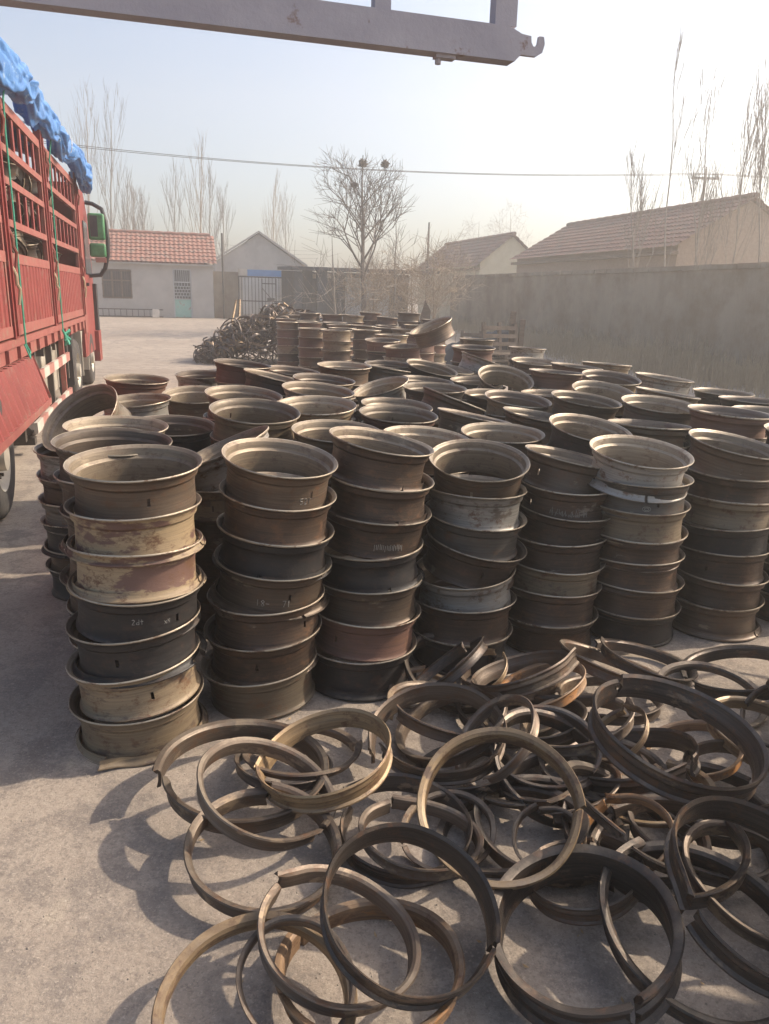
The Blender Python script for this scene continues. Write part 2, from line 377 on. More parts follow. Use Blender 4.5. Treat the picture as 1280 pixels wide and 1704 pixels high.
def rim_mesh(mat, slot=True, dent=0.0, seed=0, inner=None, prof=0):
    r_ = random.Random(seed)
    OUT, INN = PROFS[prof]
    seg = 60; ang = [2 * pi * i / seg for i in range(seg)]
    if slot:
        ang = [a for a in ang if abs(a - pi * 1.5) > .075] + [pi * 1.5 - .026, pi * 1.5 + .026, pi * 1.5 - .075, pi * 1.5 + .075]
        ang.sort()
    g = MB(); n = len(OUT); A = len(ang)
    ph = r_.uniform(0, 6.3); da = r_.uniform(0, 6.3); mi = []
    for a in ang:
        k = 1 + dent * sin(2 * a + ph)
        dl = math.atan2(sin(a - da), cos(a - da)); dn = dent * 1.1 * math.exp(-(dl / .16) ** 2)   # a knock in the lip
        wv = dent * .25 * sin(3 * a + ph)
        for r, z in OUT + INN:
            up_ = max(0, (z - .15) / .05); kk = k - dn * up_ * up_ * 1.6
            g.v.append((r * kk * cos(a), r * kk * sin(a), z + (wv - dn * .55) * up_ * .4))
    lipi = n - 5
    def V(j, i, s): return (j % A) * 2 * n + s * n + i
    f = []
    for j in range(A):
        hole = slot and abs(ang[j] - (pi * 1.5 - .026)) < 1e-6
        for i in range(n - 1):
            if hole and i == 5 or hole and i == 6:
                continue
            f.append((V(j, i, 0), V(j + 1, i, 0), V(j + 1, i + 1, 0), V(j, i + 1, 0)))
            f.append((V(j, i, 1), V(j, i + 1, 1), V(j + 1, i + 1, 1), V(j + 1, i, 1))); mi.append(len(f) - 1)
        f.append((V(j, n - 1, 0), V(j + 1, n - 1, 0), V(j + 1, n - 1, 1), V(j, n - 1, 1)))
        f.append((V(j, 0, 0), V(j, 0, 1), V(j + 1, 0, 1), V(j + 1, 0, 0)))
        if hole:
            for i in (5, 6):
                f.append((V(j, i, 0), V(j, i + 1, 0), V(j, i + 1, 1), V(j, i, 1)))
                f.append((V(j + 1, i, 0), V(j + 1, i, 1), V(j + 1, i + 1, 1), V(j + 1, i + 1, 0)))
            f.append((V(j, 5, 0), V(j, 5, 1), V(j + 1, 5, 1), V(j + 1, 5, 0)))
            f.append((V(j, 7, 0), V(j + 1, 7, 0), V(j + 1, 7, 1), V(j, 7, 1)))
    g.f = f; g.m = [0] * len(f)
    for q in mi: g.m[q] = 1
    for qi, fc in enumerate(f):
        lv = [v % (2 * n) for v in fc]
        if all(a in (n - 1, 2 * n - 1, 2 * n - 2) or a in (n - 2,) for a in lv): g.m[qi] = 2
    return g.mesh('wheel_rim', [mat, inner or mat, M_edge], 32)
# side ring hooked round the bottom of some rims: wide flange with a split
SRP = [(.262, .034), (.266, .036), (.268, .022), (.276, .012), (.282, .008), (.286, .011), (.289, .006), (.285, .0), (.275, .001), (.264, .006), (.260, .020)]
def split_lathe(prof, a0, a1, seg, fr=None):
    g = MB(); n = len(prof)
    for j in range(seg + 1):
        u = j / seg; t = a0 + (a1 - a0) * u
        dr, dz, tw = fr(u) if fr else (0, 0, 0)
        for r, z in prof: g.v.append(((r + dr) * cos(t), (r + dr) * sin(t), z + dz))
    for j in range(seg):
        for i in range(n):
            g.f.append((j * n + i, (j + 1) * n + i, (j + 1) * n + (i + 1) % n, j * n + (i + 1) % n)); g.m.append(0)
    g.f += [tuple(range(n)), tuple(seg * n + i for i in range(n))[::-1]]; g.m += [0, 0]
    return g
def side_ring_mesh(mat, bent=0.0):
    def fr(u):
        e = max(0, 1 - u / .05); return (bent * e * e, bent * .4 * e, 0)
    return split_lathe(SRP, pi * 1.5 + .03, pi * 3.5 - .03, 66, fr).mesh('side_ring', mat, 40)
SIDE = {}; RIMS = {}
for nm, mt in RM.items():
    sd_ = sum(map(ord, nm))
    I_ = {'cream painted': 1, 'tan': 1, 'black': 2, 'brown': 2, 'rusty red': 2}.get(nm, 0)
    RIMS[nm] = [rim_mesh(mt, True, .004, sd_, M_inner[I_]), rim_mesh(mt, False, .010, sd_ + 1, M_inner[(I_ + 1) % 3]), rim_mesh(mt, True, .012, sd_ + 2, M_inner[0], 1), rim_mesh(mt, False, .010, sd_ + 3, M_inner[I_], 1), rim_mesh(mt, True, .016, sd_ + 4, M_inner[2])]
    SIDE[nm] = [side_ring_mesh(mt), side_ring_mesh(mt, .06)]

ORD = ['first', 'second', 'third', 'fourth', 'fifth', 'sixth', 'seventh', 'eighth', 'ninth', 'tenth', 'eleventh', 'twelfth', 'thirteenth', 'fourteenth', 'fifteenth', 'sixteenth', 'seventeenth', 'eighteenth', 'nineteenth', 'twentieth'] + ['twenty-' + w for w in ('first', 'second', 'third', 'fourth', 'fifth', 'sixth', 'seventh', 'eighth', 'ninth')]
def add_rim(p, tilt, az, spin, col, shape=0, side=0, sc=1.0, label='', group='', flip=False, sidecol=None, sidea=None):
    """p: centre of the rim's lower edge; its axis leans by tilt towards azimuth az"""
    o = link('wheel_rim', RIMS[col][shape])
    ax = Vector((sin(tilt) * cos(az), sin(tilt) * sin(az), cos(tilt)))
    q = Vector((0, 0, 1)).rotation_difference(ax) @ Quaternion((0, 0, 1), spin)
    if flip: q = q @ Quaternion((1, 0, 0), pi)
    o.rotation_mode = 'QUATERNION'; o.rotation_quaternion = q
    o.location = Vector(p) + (ax * RIM_H * sc if flip else Vector((0, 0, 0)))
    o.scale = (sc, sc, sc)
    tag(o, label, 'wheel rim', group)
    if side:
        s = link('side_ring', SIDE[sidecol or col][side - 1], o)
        s.location = (0, 0, -.001); s.rotation_euler = (0, 0, (rnd.uniform(-.3, .9) if sidea is None else sidea) - spin)
    return o

# top rim of each stack: pixel centre, width -> a real position; (lean degrees to the right, lean towards viewer)
TOPS = {
 'F1': (224,768,224, 1,4), 'F2': (467,760,197, 8,6), 'F3': (636,733,180, 10,1), 'F4': (798,764,170, 1,13), 'F5': (953,760,162, 10,-2), 'F6': (1067,750,170, 3,8), 'F7': (1225,738,156, 8,6), 'F8': (1352,720,150, 2,3),
 'L1': (184,728,198, 3,3), 'L2': (170,708,182, 2,2), 'L3': (158,692,150, -27,37), 'L4': (225,665,92, -3,4), 'L5': (228,630,107, 4,2), 'L6': (335,622,88, 0,3), 'L7': (325,655,106, 2,8), 'L8': (272,708,126, 3,4), 'L9': (398,690,159, 5,7), 'L10': (406,655,130, 5,5), 'L11': (376,728,150, -24,3), 'L12': (424,607,100, 6,1), 'L13': (450,624,100, 12,-2),
 'M1': (570,712,150, 3,4), 'M2': (528,678,145, 1,6), 'M3': (530,648,125, 6,4), 'M4': (540,630,105, 5,3), 'M5': (530,618,92, 6,3), 'M6': (562,605,95, 2,3), 'M7': (630,612,92, 8,-4), 'M8': (623,642,100, -16,8), 'M9': (661,672,122, 4,4), 'M10': (668,692,141, 3,4), 'M11': (718,718,135, 5,4), 'M12': (655,606,85, 2,3), 'M13': (705,612,88, 12,8), 'M14': (715,630,90, 5,3), 'M15': (755,612,80, 9,4), 'M16': (740,645,105, 1,3), 'M17': (770,662,115, 20,-6), 'M18': (793,692,130, 10,-4), 'M19': (857,722,144, 1,4), 'M20': (775,632,90, 0,3), 'M21': (848,630,99, 7,20), 'M22': (800,597,80, 18,-2), 'M23': (788,577,72, 1,3), 'M24': (794,564,75, 1,0), 'M26': (670,575,69, -3,3), 'M27': (637,566,62, 0,4), 'M28': (880,668,115, 5,6), 'M29': (815,655,100, 2,3),
 'R2': (990,712,147, 7,9), 'R3': (983,665,119, 6,5), 'R4': (1008,652,112, 5,12), 'R5': (1018,627,104, 4,8), 'R6': (1115,628,98, 6,1), 'R7': (1112,652,108, 8,-1), 'R8': (1195,652,95, 2,1), 'R9': (1160,686,139, 3,6), 'R10': (1228,693,150, 3,1), 'R11': (1292,683,130, 2,2), 'R12': (1105,708,140, 2,-3), 'R14': (905,684,110, 9,0), 'R15': (905,652,100, 0,0), 'R17': (925,617,98, 3,-1), 'R18': (890,601,78, 2,5), 'R19': (960,609,90, 5,0), 'R20': (1010,604,90, 3,-2), 'R21': (878,578,80, 2,-1), 'R22': (1255,666,110, 2,-1), 'R24': (1070,682,120, 3,1), 'R25': (1330,700,120, 3,1),
 # stacks standing apart in the far middle of the yard
 'Z1': (497,524,36, 0,0), 'Z2': (537,521,38, 0,0), 'Z3': (583,524,38, 3,0), 'Z4': (640,527,38, 4,0), 'Z5': (689,521,40, 2,0), 'Z6': (512,540,40, 0,0), 'Z7': (556,536,40, 0,0), 'Z8': (603,541,42, 2,0), 'Z9': (650,546,44, 3,0), 'Z10': (692,540,40, 0,0), 'Z11': (700,566,52, -3,0), 'Z12': (520,560,42, 0,0), 'Z13': (480,538,38, 0,0), 'Z14': (570,562,48, 0,0), 'Z15': (610,572,50, 0,0), 'Z16': (498,552,42, 0,0), 'Z17': (538,549,42, 2,0), 'Z18': (585,551,44, -2,0), 'Z19': (628,553,44, 3,0), 'Z20': (668,556,48, 2,0), 'Z21': (560,523,38, 0,0), 'Z22': (612,520,38, 2,0), 'Z23': (664,524,38, -2,0), 'Z24': (712,532,40, 3,0), 'Z25': (560,580,52, 0,0), 'Z26': (520,575,50, 0,0), 'Z27': (722,545,42, 0,0), 'Z28': (652,577,56, 0,0),
}
BASE = {'F1': (-1.05, 3.03), 'F2': (-.57, 3.38), 'F3': (-.10, 3.60), 'F4': (.43, 3.85), 'F5': (.95, 4.10), 'F6': (1.48, 4.26), 'F7': (2.03, 4.40), 'F8': (2.60, 4.60)}
FIXED = {'L1': (-1.31, 3.63, 1.195), 'L2': (-1.47, 4.14, 1.18), 'L3': (-1.90, 4.70, 1.13)}
st = []
for k, (x, y, w, tr_, tc_) in TOPS.items():
    z = .57 * FPX / w; d = ray(x, y); p = CP + d * (z / FPX)
    h = min(max(p.z * .8 + 1.13 * .2, 1.05), 1.22)
    if k[0] == 'F': h = p.z
    if k[0] == 'Z': h = min(max(p.z, 1.25), 1.5)
    q = atz(x, y, h)
    if k == 'M24' or k == 'M23': q = atz(x, y, 1.28)
    if k[0] == 'Z': q = CP + d * (z / FPX); q.z = h; q = atz(x, y, h) if abs(atz(x, y, h).y - q.y) < 2 else q
    if k in FIXED: q = Vector(FIXED[k])
    st.append([k, q.x, q.y, q.z, tr_, tc_, q.x, q.y])
for it in range(60):          # stacks cannot share ground: nudge apart
    for i in range(len(st)):
        for j in range(i):
            a, b = st[i], st[j]; dx, dy = a[1] - b[1], a[2] - b[2]; dd = math.hypot(dx, dy) + 1e-6
            need = .565
            if dd < need:
                e = (need - dd) * .3 / dd
                wa = 0 if a[0][0] == 'F' or a[0] in FIXED else 1; wb = 0 if b[0][0] == 'F' or b[0] in FIXED else 1
                a[1] += dx * e * wa; a[2] += dy * e * wa; b[1] -= dx * e * wb; b[2] -= dy * e * wb
FRONTC = {
 'F1': ['dusty brown', 'cream painted', 'cream painted', 'black', 'black', 'tan', 'tan'],
 'F2': ['dusty brown', 'brown', 'black', 'dusty brown', 'brown', 'brown', 'olive'],
 'F3': ['brown', 'brown', 'brown', 'black', 'dusty brown', 'rusty red', 'black'],
 'F4': ['dusty brown', 'silver grey', 'grey', 'brown', 'silver grey', 'brown', 'black'],
 'F5': ['dusty brown', 'brown', 'brown', 'brown', 'tan', 'brown', 'brown'],
 'F6': ['silver grey', 'grey', 'tan', 'brown', 'brown', 'brown', 'black'],
 'F7': ['dusty brown', 'brown', 'tan', 'black', 'brown', 'brown', 'dusty brown'],
 'F8': ['brown', 'grey', 'brown', 'tan', 'brown', 'black', 'brown']}
SIDES = {'F1': [0, 1, 1, 0, 2, 0, 2], 'F2': [0, 0, 1, 1, 0, 0, 0], 'F3': [1, 1, 0, 1, 0, 0, 1], 'F4': [0, 0, 0, 0, 0, 0, 0], 'F5': [0] * 7, 'F6': [1, 0, 0, 0, 0, 0, 0], 'F7': [0] * 6 + [1], 'F8': [0] * 7}
SLOT = {('F1', 0): .18, ('F1', 3): .65, ('F1', 4): -.35, ('F1', 5): .22, ('F2', 0): .7, ('F2', 3): .35, ('F2', 4): .8, ('F2', 5): -.12, ('F3', 5): -.6, ('F4', 0): -.1, ('F4', 3): .25, ('F5', 0): -.75, ('F5', 1): -.9, ('F6', 1): .45, ('F7', 0): .3, ('F7', 4): -.25}
TILT = {('F1', 2): (0, -3), ('F1', 4): (-4, 1), ('F1', 5): (-6, 1), ('F1', 6): (-3, 2), ('F2', 1): (6, 3), ('F2', 2): (6, 2), ('F2', 3): (6, 2), ('F2', 5): (-2, 2), ('F2', 6): (-5, 1), ('F3', 1): (6, 2), ('F3', 2): (5, 2), ('F4', 2): (5, 3), ('F4', 3): (11, 4), ('F4', 4): (-4, 3), ('F5', 1): (1, 3), ('F5', 2): (4, 3)}
SIDEA = {('F1', 4): 1.25, ('F1', 6): -.25, ('F3', 0): .55, ('F3', 1): .42, ('F3', 3): .40, ('F1', 1): 1.6, ('F1', 2): 1.5}
def leancalc(lr, lc):   # degrees right, degrees towards the viewer -> tilt, azimuth
    a, b = math.tan(rad(lr)), math.tan(rad(lc))
    return math.atan(math.hypot(a, b)), math.atan2(-b, a)
HIDZ = set('Z1:4 Z1:5 Z1:6 Z2:4 Z2:5 Z2:6 Z2:7 Z3:3 Z3:4 Z3:5 Z3:6 Z3:7 Z8:3 Z8:4 Z8:5 Z8:6 Z4:3 Z4:4 Z4:5 Z4:6 Z4:7 Z9:3 Z9:4 Z9:5 Z9:6 Z5:5 Z5:6 Z5:7 Z10:4 Z10:5 Z10:6 Z11:4 Z11:5 Z11:6 Z14:5 Z14:6 Z17:3 Z17:4 Z17:5 Z17:6 Z18:3 Z18:4 Z18:5 Z18:6 Z21:3 Z21:4 Z21:5 Z21:6 Z21:7 Z22:3 Z22:4 Z22:5 Z22:6 Z22:7 Z23:3 Z23:4 Z23:5 Z23:6 Z23:7 Z24:3 Z24:4 Z24:5 Z24:6 Z24:7'.split())
LOW = MB(); LOWP = [(.25, 0), (.259, .01), (.246, .03), (.245, .12), (.261, .165), (.288, .192), (.286, .198), (.255, .17), (.239, .12), (.240, .03), (.244, 0)]
def low_rim(p, ti, aa, mat4=None):
    if mat4 is None:
        ax = Vector((sin(ti) * cos(aa), sin(ti) * sin(aa), cos(ti))); q = Vector((0, 0, 1)).rotation_difference(ax)
        mat4 = Matrix.Translation(p) @ q.to_matrix().to_4x4()
    t_ = MB().lathe(LOWP, 28); LOW.add([mat4 @ Vector(v) for v in t_.v], t_.f)
def hidden(k, i):
    if k[0] == 'F': return False
    if k[0] == 'Z': return f'{k}:{i}' in HIDZ
    if k in ('L1', 'L2', 'L3', 'L5', 'L6', 'L4'): return False
    if k in ('R19', 'R18', 'R21', 'R8', 'R6'): return i >= 3
    return i >= 2
rows = {}
for s in st:
    if s[0][0] == 'F': rows.setdefault('front', []).append(s)
    elif s[0][0] == 'Z': rows.setdefault('far group', []).append(s)
    else:
        yy = s[2] - .28 * s[1]   # rows run obliquely
        nm = 'second row' if yy < 4.35 else 'third row' if yy < 4.9 else 'fourth row' if yy < 5.6 else 'fifth row' if yy < 6.4 else 'sixth row' if yy < 7.3 else 'seventh row' if yy < 8.6 else 'rearmost rows'
        rows.setdefault(nm, []).append(s)
for rown, lst in rows.items():
    lst.sort(key=lambda s: s[1] / s[2])
    for si, s in enumerate(lst):
        k, x, y, h, lr, lc = s[:6]
        n = 7 if k[0] != 'Z' else max(6, min(8, round(h / .178)))
        if k[0] not in 'FZ': n = 6 if h < 1.08 else 7
        bx, by = BASE.get(k, (x + rnd.uniform(-.03, .03), y + rnd.uniform(-.03, .03)))
        tilt, az = leancalc(lr, lc)
        drop = .26 * sin(tilt) * .55
        H_ = h - drop
        sides = SIDES.get(k, [1 if rnd.random() < .18 else 0 for _ in range(n)])
        pitch = (H_ - .019) / n
        for i in range(n):                # i = 0 at the top
            zl = H_ - .012 - (i + 1) * pitch + (RIM_H - .185) * 0
            zl = max(.004, (n - 1 - i) * pitch + .004)
            if i == n - 1 and sides[i]: zl = .008
            u = (zl + (RIM_H if i == 0 else 0)) / max(h, .1)
            cx, cy = bx + (x - bx) * u, by + (y - by) * u
            if k[0] == 'Z': col = rnd.choice(['rusty red', 'rusty red', 'brown', 'rusty red', 'tan', 'dusty brown'])
            elif k in FRONTC: col = FRONTC[k][i]
            else: col = rnd.choice(['dusty brown', 'brown', 'brown', 'grey', 'olive', 'tan', 'black', 'silver grey'] if i else ['dusty brown', 'brown', 'grey', 'olive', 'black', 'silver grey', 'rusty red', 'tan'])
            if k == 'L8' and i == 0: col = 'black'
            if i == 0: ti, aa = tilt, az
            elif (k, i) in TILT: ti, aa = leancalc(*TILT[(k, i)])
            elif i == n - 1: ti, aa = 0, 0
            else: ti, aa = rad(rnd.uniform(0, 3.2)), rnd.uniform(0, 6.3)
            if i == 0:
                ax = Vector((sin(ti) * cos(aa), sin(ti) * sin(aa), cos(ti)))
                p = Vector((x, y, h)) - ax * RIM_H
            else: p = Vector((cx, cy, zl + .10 * sin(ti) * (0 if i == n - 1 else 1)))
            spin = rnd.uniform(0, 6.28); shape = rnd.choice((0, 1, 1, 2, 3, 3, 4))
            if (k, i) in SLOT: spin = SLOT[(k, i)] + math.atan2(-x, y) * 1.0; shape = 0
            elif k[0] == 'F': spin = rnd.uniform(1.2, 5.0); shape = rnd.choice((1, 1, 2, 3, 4))
            where = {'front': 'the front row', 'far group': 'the far group'}.get(rown, 'the ' + rown)
            lean = ' tilted' if i == 0 and tilt > rad(9) else ''
            lv = 'topmost' if i == 0 else 'lowest' if i == n - 1 else ORD[i] + ' from the top'
            lab = f"{col}{lean} rim, {lv}, {ORD[si]} stack from the left in {where}"
            sc = 1.0 if k[0] == 'F' else rnd.uniform(.975, 1.02)
            if hidden(k, i): low_rim(p, ti, aa); continue
            ro = add_rim(p, ti, aa, spin, col, shape, sides[i] if i else (sides[i] if k in SIDES else 0), sc, lab, 'stacked truck wheel rims', sidea=SIDEA.get((k, i))); ro['key'] = f'{k}:{i}'
HIDDEN_DONE = 0
# a rim lying askew on other stacks
p = atz(726, 560, 1.35); add_rim(p + Vector((0, 0, -.05)), rad(24), rad(200), 1.0, 'dusty brown', 1, 0, 1.12, 'large dusty rim tipped over onto the far side stacks, facing the tree', 'stacked truck wheel rims')

# faded marks left on three front rims, laid on the barrel as thin curved paint
def band_pts(r, a, z): return (r * cos(a), r * sin(a), z)
def barrel_mark(parent, strokes, r=.2462, spin=0, name='paint_mark', mat=None):
    """strokes: polylines of (arc metres, height) drawn as thin raised paint"""
    g = MB(); 
    for st_ in strokes:
        pts = []
        for (a, b) in zip(st_[:-1], st_[1:]):
            for k in range(4):
                t = k / 4; pts.append((a[0] + (b[0] - a[0]) * t, a[1] + (b[1] - a[1]) * t))
        pts.append(st_[-1])
        g.tube([band_pts(r, pi * 1.5 + u / r + spin, z) for u, z in pts], .0013, 4)
    return g.build(name, mat or M_chalk, parent)
GL = {'1': [[(.2, 0), (.2, 1)]], '2': [[(0, .9), (.3, 1), (.5, .75), (0, 0), (.5, 0)]], '8': [[(.25, .5), (0, .75), (.25, 1), (.5, .75), (.25, .5), (0, .2), (.25, 0), (.5, .2), (.25, .5)]],
      'a': [[(.5, .6), (.1, .5), (0, .2), (.3, 0), (.5, .2)], [(.5, .6), (.5, 0)]], 'd': [[(.5, .4), (.1, .4), (0, .1), (.4, 0), (.5, .2)], [(.5, 1), (.5, 0)]], '-': [[(0, .45), (.5, .45)]], '5': [[(.5, 1), (0, 1), (0, .55), (.4, .55), (.45, .2), (.2, 0), (0, .1)]],
      '7': [[(0, 1), (.5, 1), (.2, 0)]], 't': [[(.25, 1), (.25, 0)], [(0, .6), (.5, .6)]], 'x': [[(0, 0), (.5, .7)], [(0, .7), (.5, 0)]], 'n': [[(0, 0), (0, 1), (.4, 0), (.4, 1)]]}
def text_strokes(s, u0, z0, h):
    out = []; u = u0
    for c in s:
        for st_ in GL.get(c, []): out.append([(u + a * h, z0 + b * h) for a, b in st_])
        u += h * .75
    return out
def find_rim(k, i):
    for o in bpy.data.objects:
        if o.get('label', '').endswith(f"{ORD[i] + ' from the top' if i else 'topmost'}, {ORD[int(k[1]) - 1]} stack from the left in the front row"): return o
def front_spin(o): return -(SPN[o.name]) if o.name in SPN else 0
def mark_on(k, i, strokes_fn, da):
    o = find_rim(k, i)
    if not o: return
    # angle on the barrel that faces the camera
    d = o.matrix_basis.to_3x3().inverted() @ (CP - o.location); a = math.atan2(d.y, d.x) - pi * 1.5 + da
    barrel_mark(o, strokes_fn, spin=a)
mark_on('F1', 3, text_strokes('2dt', -.03, .095, .022) + text_strokes('xn', .10, .08, .02), 0)
mark_on('F2', 0, text_strokes('521', .12, .05, .028), 0)
mark_on('F2', 3, text_strokes('18-', -.06, .05, .03) + text_strokes('71', .06, .05, .03), 0)
mark_on('F4', 1, text_strokes('-', -.02, .05, .05), 0)
oval = [[(.05 + .022 * cos(t * .5236), .065 + .013 * sin(t * .5236)) for t in range(13)], [(.05 + .012 * cos(t * .5236), .065 + .007 * sin(t * .5236)) for t in range(13)]]
mark_on('F6', 1, oval, 0)
bars = [[(-.05 + i * .009 + rnd.uniform(-.002, .002), .045 + rnd.uniform(0, .012)), (-.05 + i * .009, .075 + rnd.uniform(0, .01))] for i in range(17)]
mark_on('F3', 2, bars, .25)
patch = [[(-.10 + i * .007 + rnd.uniform(-.003, .003), .050 + rnd.uniform(0, .02)), (-.10 + i * .007 + rnd.uniform(-.004, .004), .088 + rnd.uniform(-.02, .012))] for i in range(30)]
mark_on('F5', 1, patch, .1)

# ------------------------------------------------------------------ loose split rings in front
PROF_A = [(-.004, .000), (-.0045, .030), (-.002, .040), (.006, .046), (.018, .049), (.021, .045), (.010, .039), (.004, .031), (.0035, .012), (.007, .004), (.006, .000)]
PROF_B = [(-.004, .000), (-.005, .020), (-.003, .032), (.003, .044), (.004, .058), (.012, .066), (.016, .060), (.010, .050), (.011, .038), (.004, .028), (.003, .010), (.010, .004), (.010, -.001)]
PROF_C = [(-.003, .000), (-.003, .022), (.003, .030), (.024, .033), (.027, .028), (.012, .023), (.005, .018), (.004, .002)]
def ring_mesh(R, prof, gap, ang, helix, spread, seed, mat, pinch=0.0):
    r_ = random.Random(seed); sc = R / .262
    P_ = [(R + a * sc * 1.22, z * sc * 1.34) for a, z in prof]
    ph = r_.uniform(0, 6.3); w = r_.uniform(.002, .009)
    def fr(u):
        e0 = max(0, 1 - u / .04) ** 2; e1 = max(0, 1 - (1 - u) / .05) ** 2
        jag = .004 * sin(u * 40 + ph)
        return (spread * (u - .5) + w * sin(2 * 2 * pi * u + ph) + pinch * e1 + .2 * jag, helix * (u - .5) + w * .8 * sin(2 * pi * u * 2 + ph * 2) + pinch * .5 * e0, 0)
    g = split_lathe(P_, ang + gap / 2, ang + 2 * pi - gap / 2, 84, fr)
    n = len(P_)      # torn ends: pull the end vertices unevenly
    for i in range(n):
        for b in (0, len(g.v) - n):
            x, y, z = g.v[b + i]; t = r_.uniform(-.012, .012) * sc
            l = math.hypot(x, y); g.v[b + i] = (x - y / l * t, y + x / l * t, z)
    return g.mesh('split_ring', mat, 24)
# cx, cy, semi-major a, ratio b/a as b, image angle of the normal, colour, profile, split position (deg), lift, label
RINGS = [
 (408,1299,131,77,90,0,'A',200,0,'brown split ring lying beside the leftmost stack, outermost on the left of the pile'),
 (440,1328,116,72,70,0,'A',330,.035,'brown ring tilted over the ring next to the leftmost stack'),
 (440,1427,127,92,86,0,'A',95,0,'brown ring lying flat lower left, alone on the lit concrete'),
 (543,1277,112,68,105,2,'B',190,.07,'tan double edged ring leaning high on the left group with its ends apart'),
 (504,1258,95,42,90,0,'C',20,.02,'thin brown ring behind the tan double edged ring at the left group'),
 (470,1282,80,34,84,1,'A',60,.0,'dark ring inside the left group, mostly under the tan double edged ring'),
 (430,1682,155,132,86,2,'C',300,.0,'tan narrow ring cut by the bottom edge at lower left'),
 (490,1640,98,92,80,0,'A',310,.0,'small brown ring overlapping the tan narrow ring at the bottom edge'),
 (563,1572,130,96,68,0,'A',150,.02,'brown ring with orange rust tear near the bottom, under the big dark ring'),
 (677,1531,144,124,62,1,'B',340,.08,'big dark ring propped towards the viewer, bottom centre left'),
 (615,1628,150,104,92,3,'A',150,.0,'orange torn ring lying under the big dark ring'),
 (830,1353,132,119,82,2,'A',355,.12,'tan ring standing nearly upright in the middle, torn end on its right'),
 (730,1234,108,76,92,0,'B',200,.06,'wide brown ring in front of the third stack'),
 (828,1240,88,48,138,0,'A',250,.03,'brown ring leaning left behind the upright tan ring'),
 (905,1254,88,64,84,1,'A',310,.06,'dark ring right behind the upright tan ring, torn at its right'),
 (865,1292,98,50,88,0,'C',100,.02,'thin brown ring low under the upright tan ring'),
 (745,1120,78,12,128,1,'A',45,.03,'dark ring leaning edge on against the fourth stack'),
 (795,1125,50,30,122,2,'A',30,.10,'small curled tan ring by the foot of the fourth stack'),
 (872,1132,86,24,106,0,'B',350,.08,'brown ring seen nearly edge on below the fifth stack'),
 (900,1152,78,30,110,3,'A',200,.04,'brown ring with orange edge below the fifth stack'),
 (702,1152,52,32,90,0,'C',80,.0,'small brown ring on the ground between third and fourth stack'),
 (1015,1118,86,14,68,0,'A',330,.01,'flat brown ring end on, touching the foot of the sixth stack'),
 (1072,1110,80,22,70,1,'A',150,.0,'dark ring lying flat between sixth and seventh stack'),
 (1232,1128,90,36,90,1,'A',190,.0,'dark ring lying flat in front of the seventh stack'),
 (1118,1243,136,72,62,1,'B',120,.14,'large dark ring lying slanted on top of the right hand heap'),
 (1030,1226,58,35,130,2,'A',60,.12,'small tan ring looped through the large slanted ring'),
 (1150,1258,78,46,95,3,'A',200,.01,'orange tinged ring seen through the large slanted ring'),
 (1262,1228,88,46,60,2,'A',170,.05,'tan ring folded over itself by the right edge of the heap'),
 (1300,1196,60,52,90,1,'A',150,.06,'dark ring cut by the right edge, above the folded tan ring'),
 (1040,1400,78,62,100,3,'A',100,.02,'orange ended ring below the large slanted ring'),
 (915,1402,62,54,90,0,'A',100,.0,'small brown ring low behind the upright tan ring'),
 (968,1470,98,56,90,0,'B',60,.0,'brown ring mostly hidden under the big wide ring at bottom right'),
 (1112,1424,122,72,88,1,'A',120,.03,'dark ring lying flat right of centre with its gap at the top'),
 (972,1556,152,118,88,1,'W',285,.07,'very wide dark rim ring standing at the bottom right, stepped cut at its foot'),
 (1160,1560,163,122,60,1,'A',110,.0,'thin dark ring beneath the wide ring, bottom right'),
 (1262,1500,160,110,44,1,'B',200,.12,'dark double edged ring leaning at the right edge of the pile'),
 (1256,1480,120,78,50,0,'A',20,.02,'brown ring inside the leaning double edged ring at the right edge'),
 (745,1388,78,60,90,0,'C',200,.0,'thin brown ring seen inside the upright tan ring'),
 (672,1394,108,74,86,1,'B',150,.0,'dark ring lying flat in the middle left of the pile'),
 (700,1402,98,54,80,0,'A',120,.03,'brown ring stacked over the dark flat ring in the middle left'),
 (960,1212,92,42,100,0,'A',10,.03,'brown ring in the dark middle of the heap behind the small tan loop'),
 (1000,1292,102,54,80,1,'A',100,.01,'dark ring under the front of the slanted large ring'),
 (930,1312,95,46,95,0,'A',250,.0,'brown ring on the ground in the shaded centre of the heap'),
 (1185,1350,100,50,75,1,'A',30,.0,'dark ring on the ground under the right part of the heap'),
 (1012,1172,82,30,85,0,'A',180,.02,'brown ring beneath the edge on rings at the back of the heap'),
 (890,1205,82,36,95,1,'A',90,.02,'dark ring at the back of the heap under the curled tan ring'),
 (1215,1300,80,52,70,0,'B',20,.04,'wide brown ring by the right edge under the folded tan ring'),
 (1090,1330,88,46,92,2,'C',60,.02,'narrow tan ring just below the large slanted ring'),
 (770,1290,80,40,95,1,'A',200,.0,'dark ring on the ground below the wide brown ring'),
]
PROF_W = [(-.006, -.045), (-.006, .030), (-.002, .042), (.006, .046), (.020, .050), (.023, .045), (.010, .037), (.003, .028), (.003, .004), (.010, -.004), (.011, -.012), (.003, -.020), (.003, -.036), (.016, -.046), (.014, -.052)]
PR = {'A': PROF_A, 'B': PROF_B, 'C': PROF_C, 'W': PROF_W}
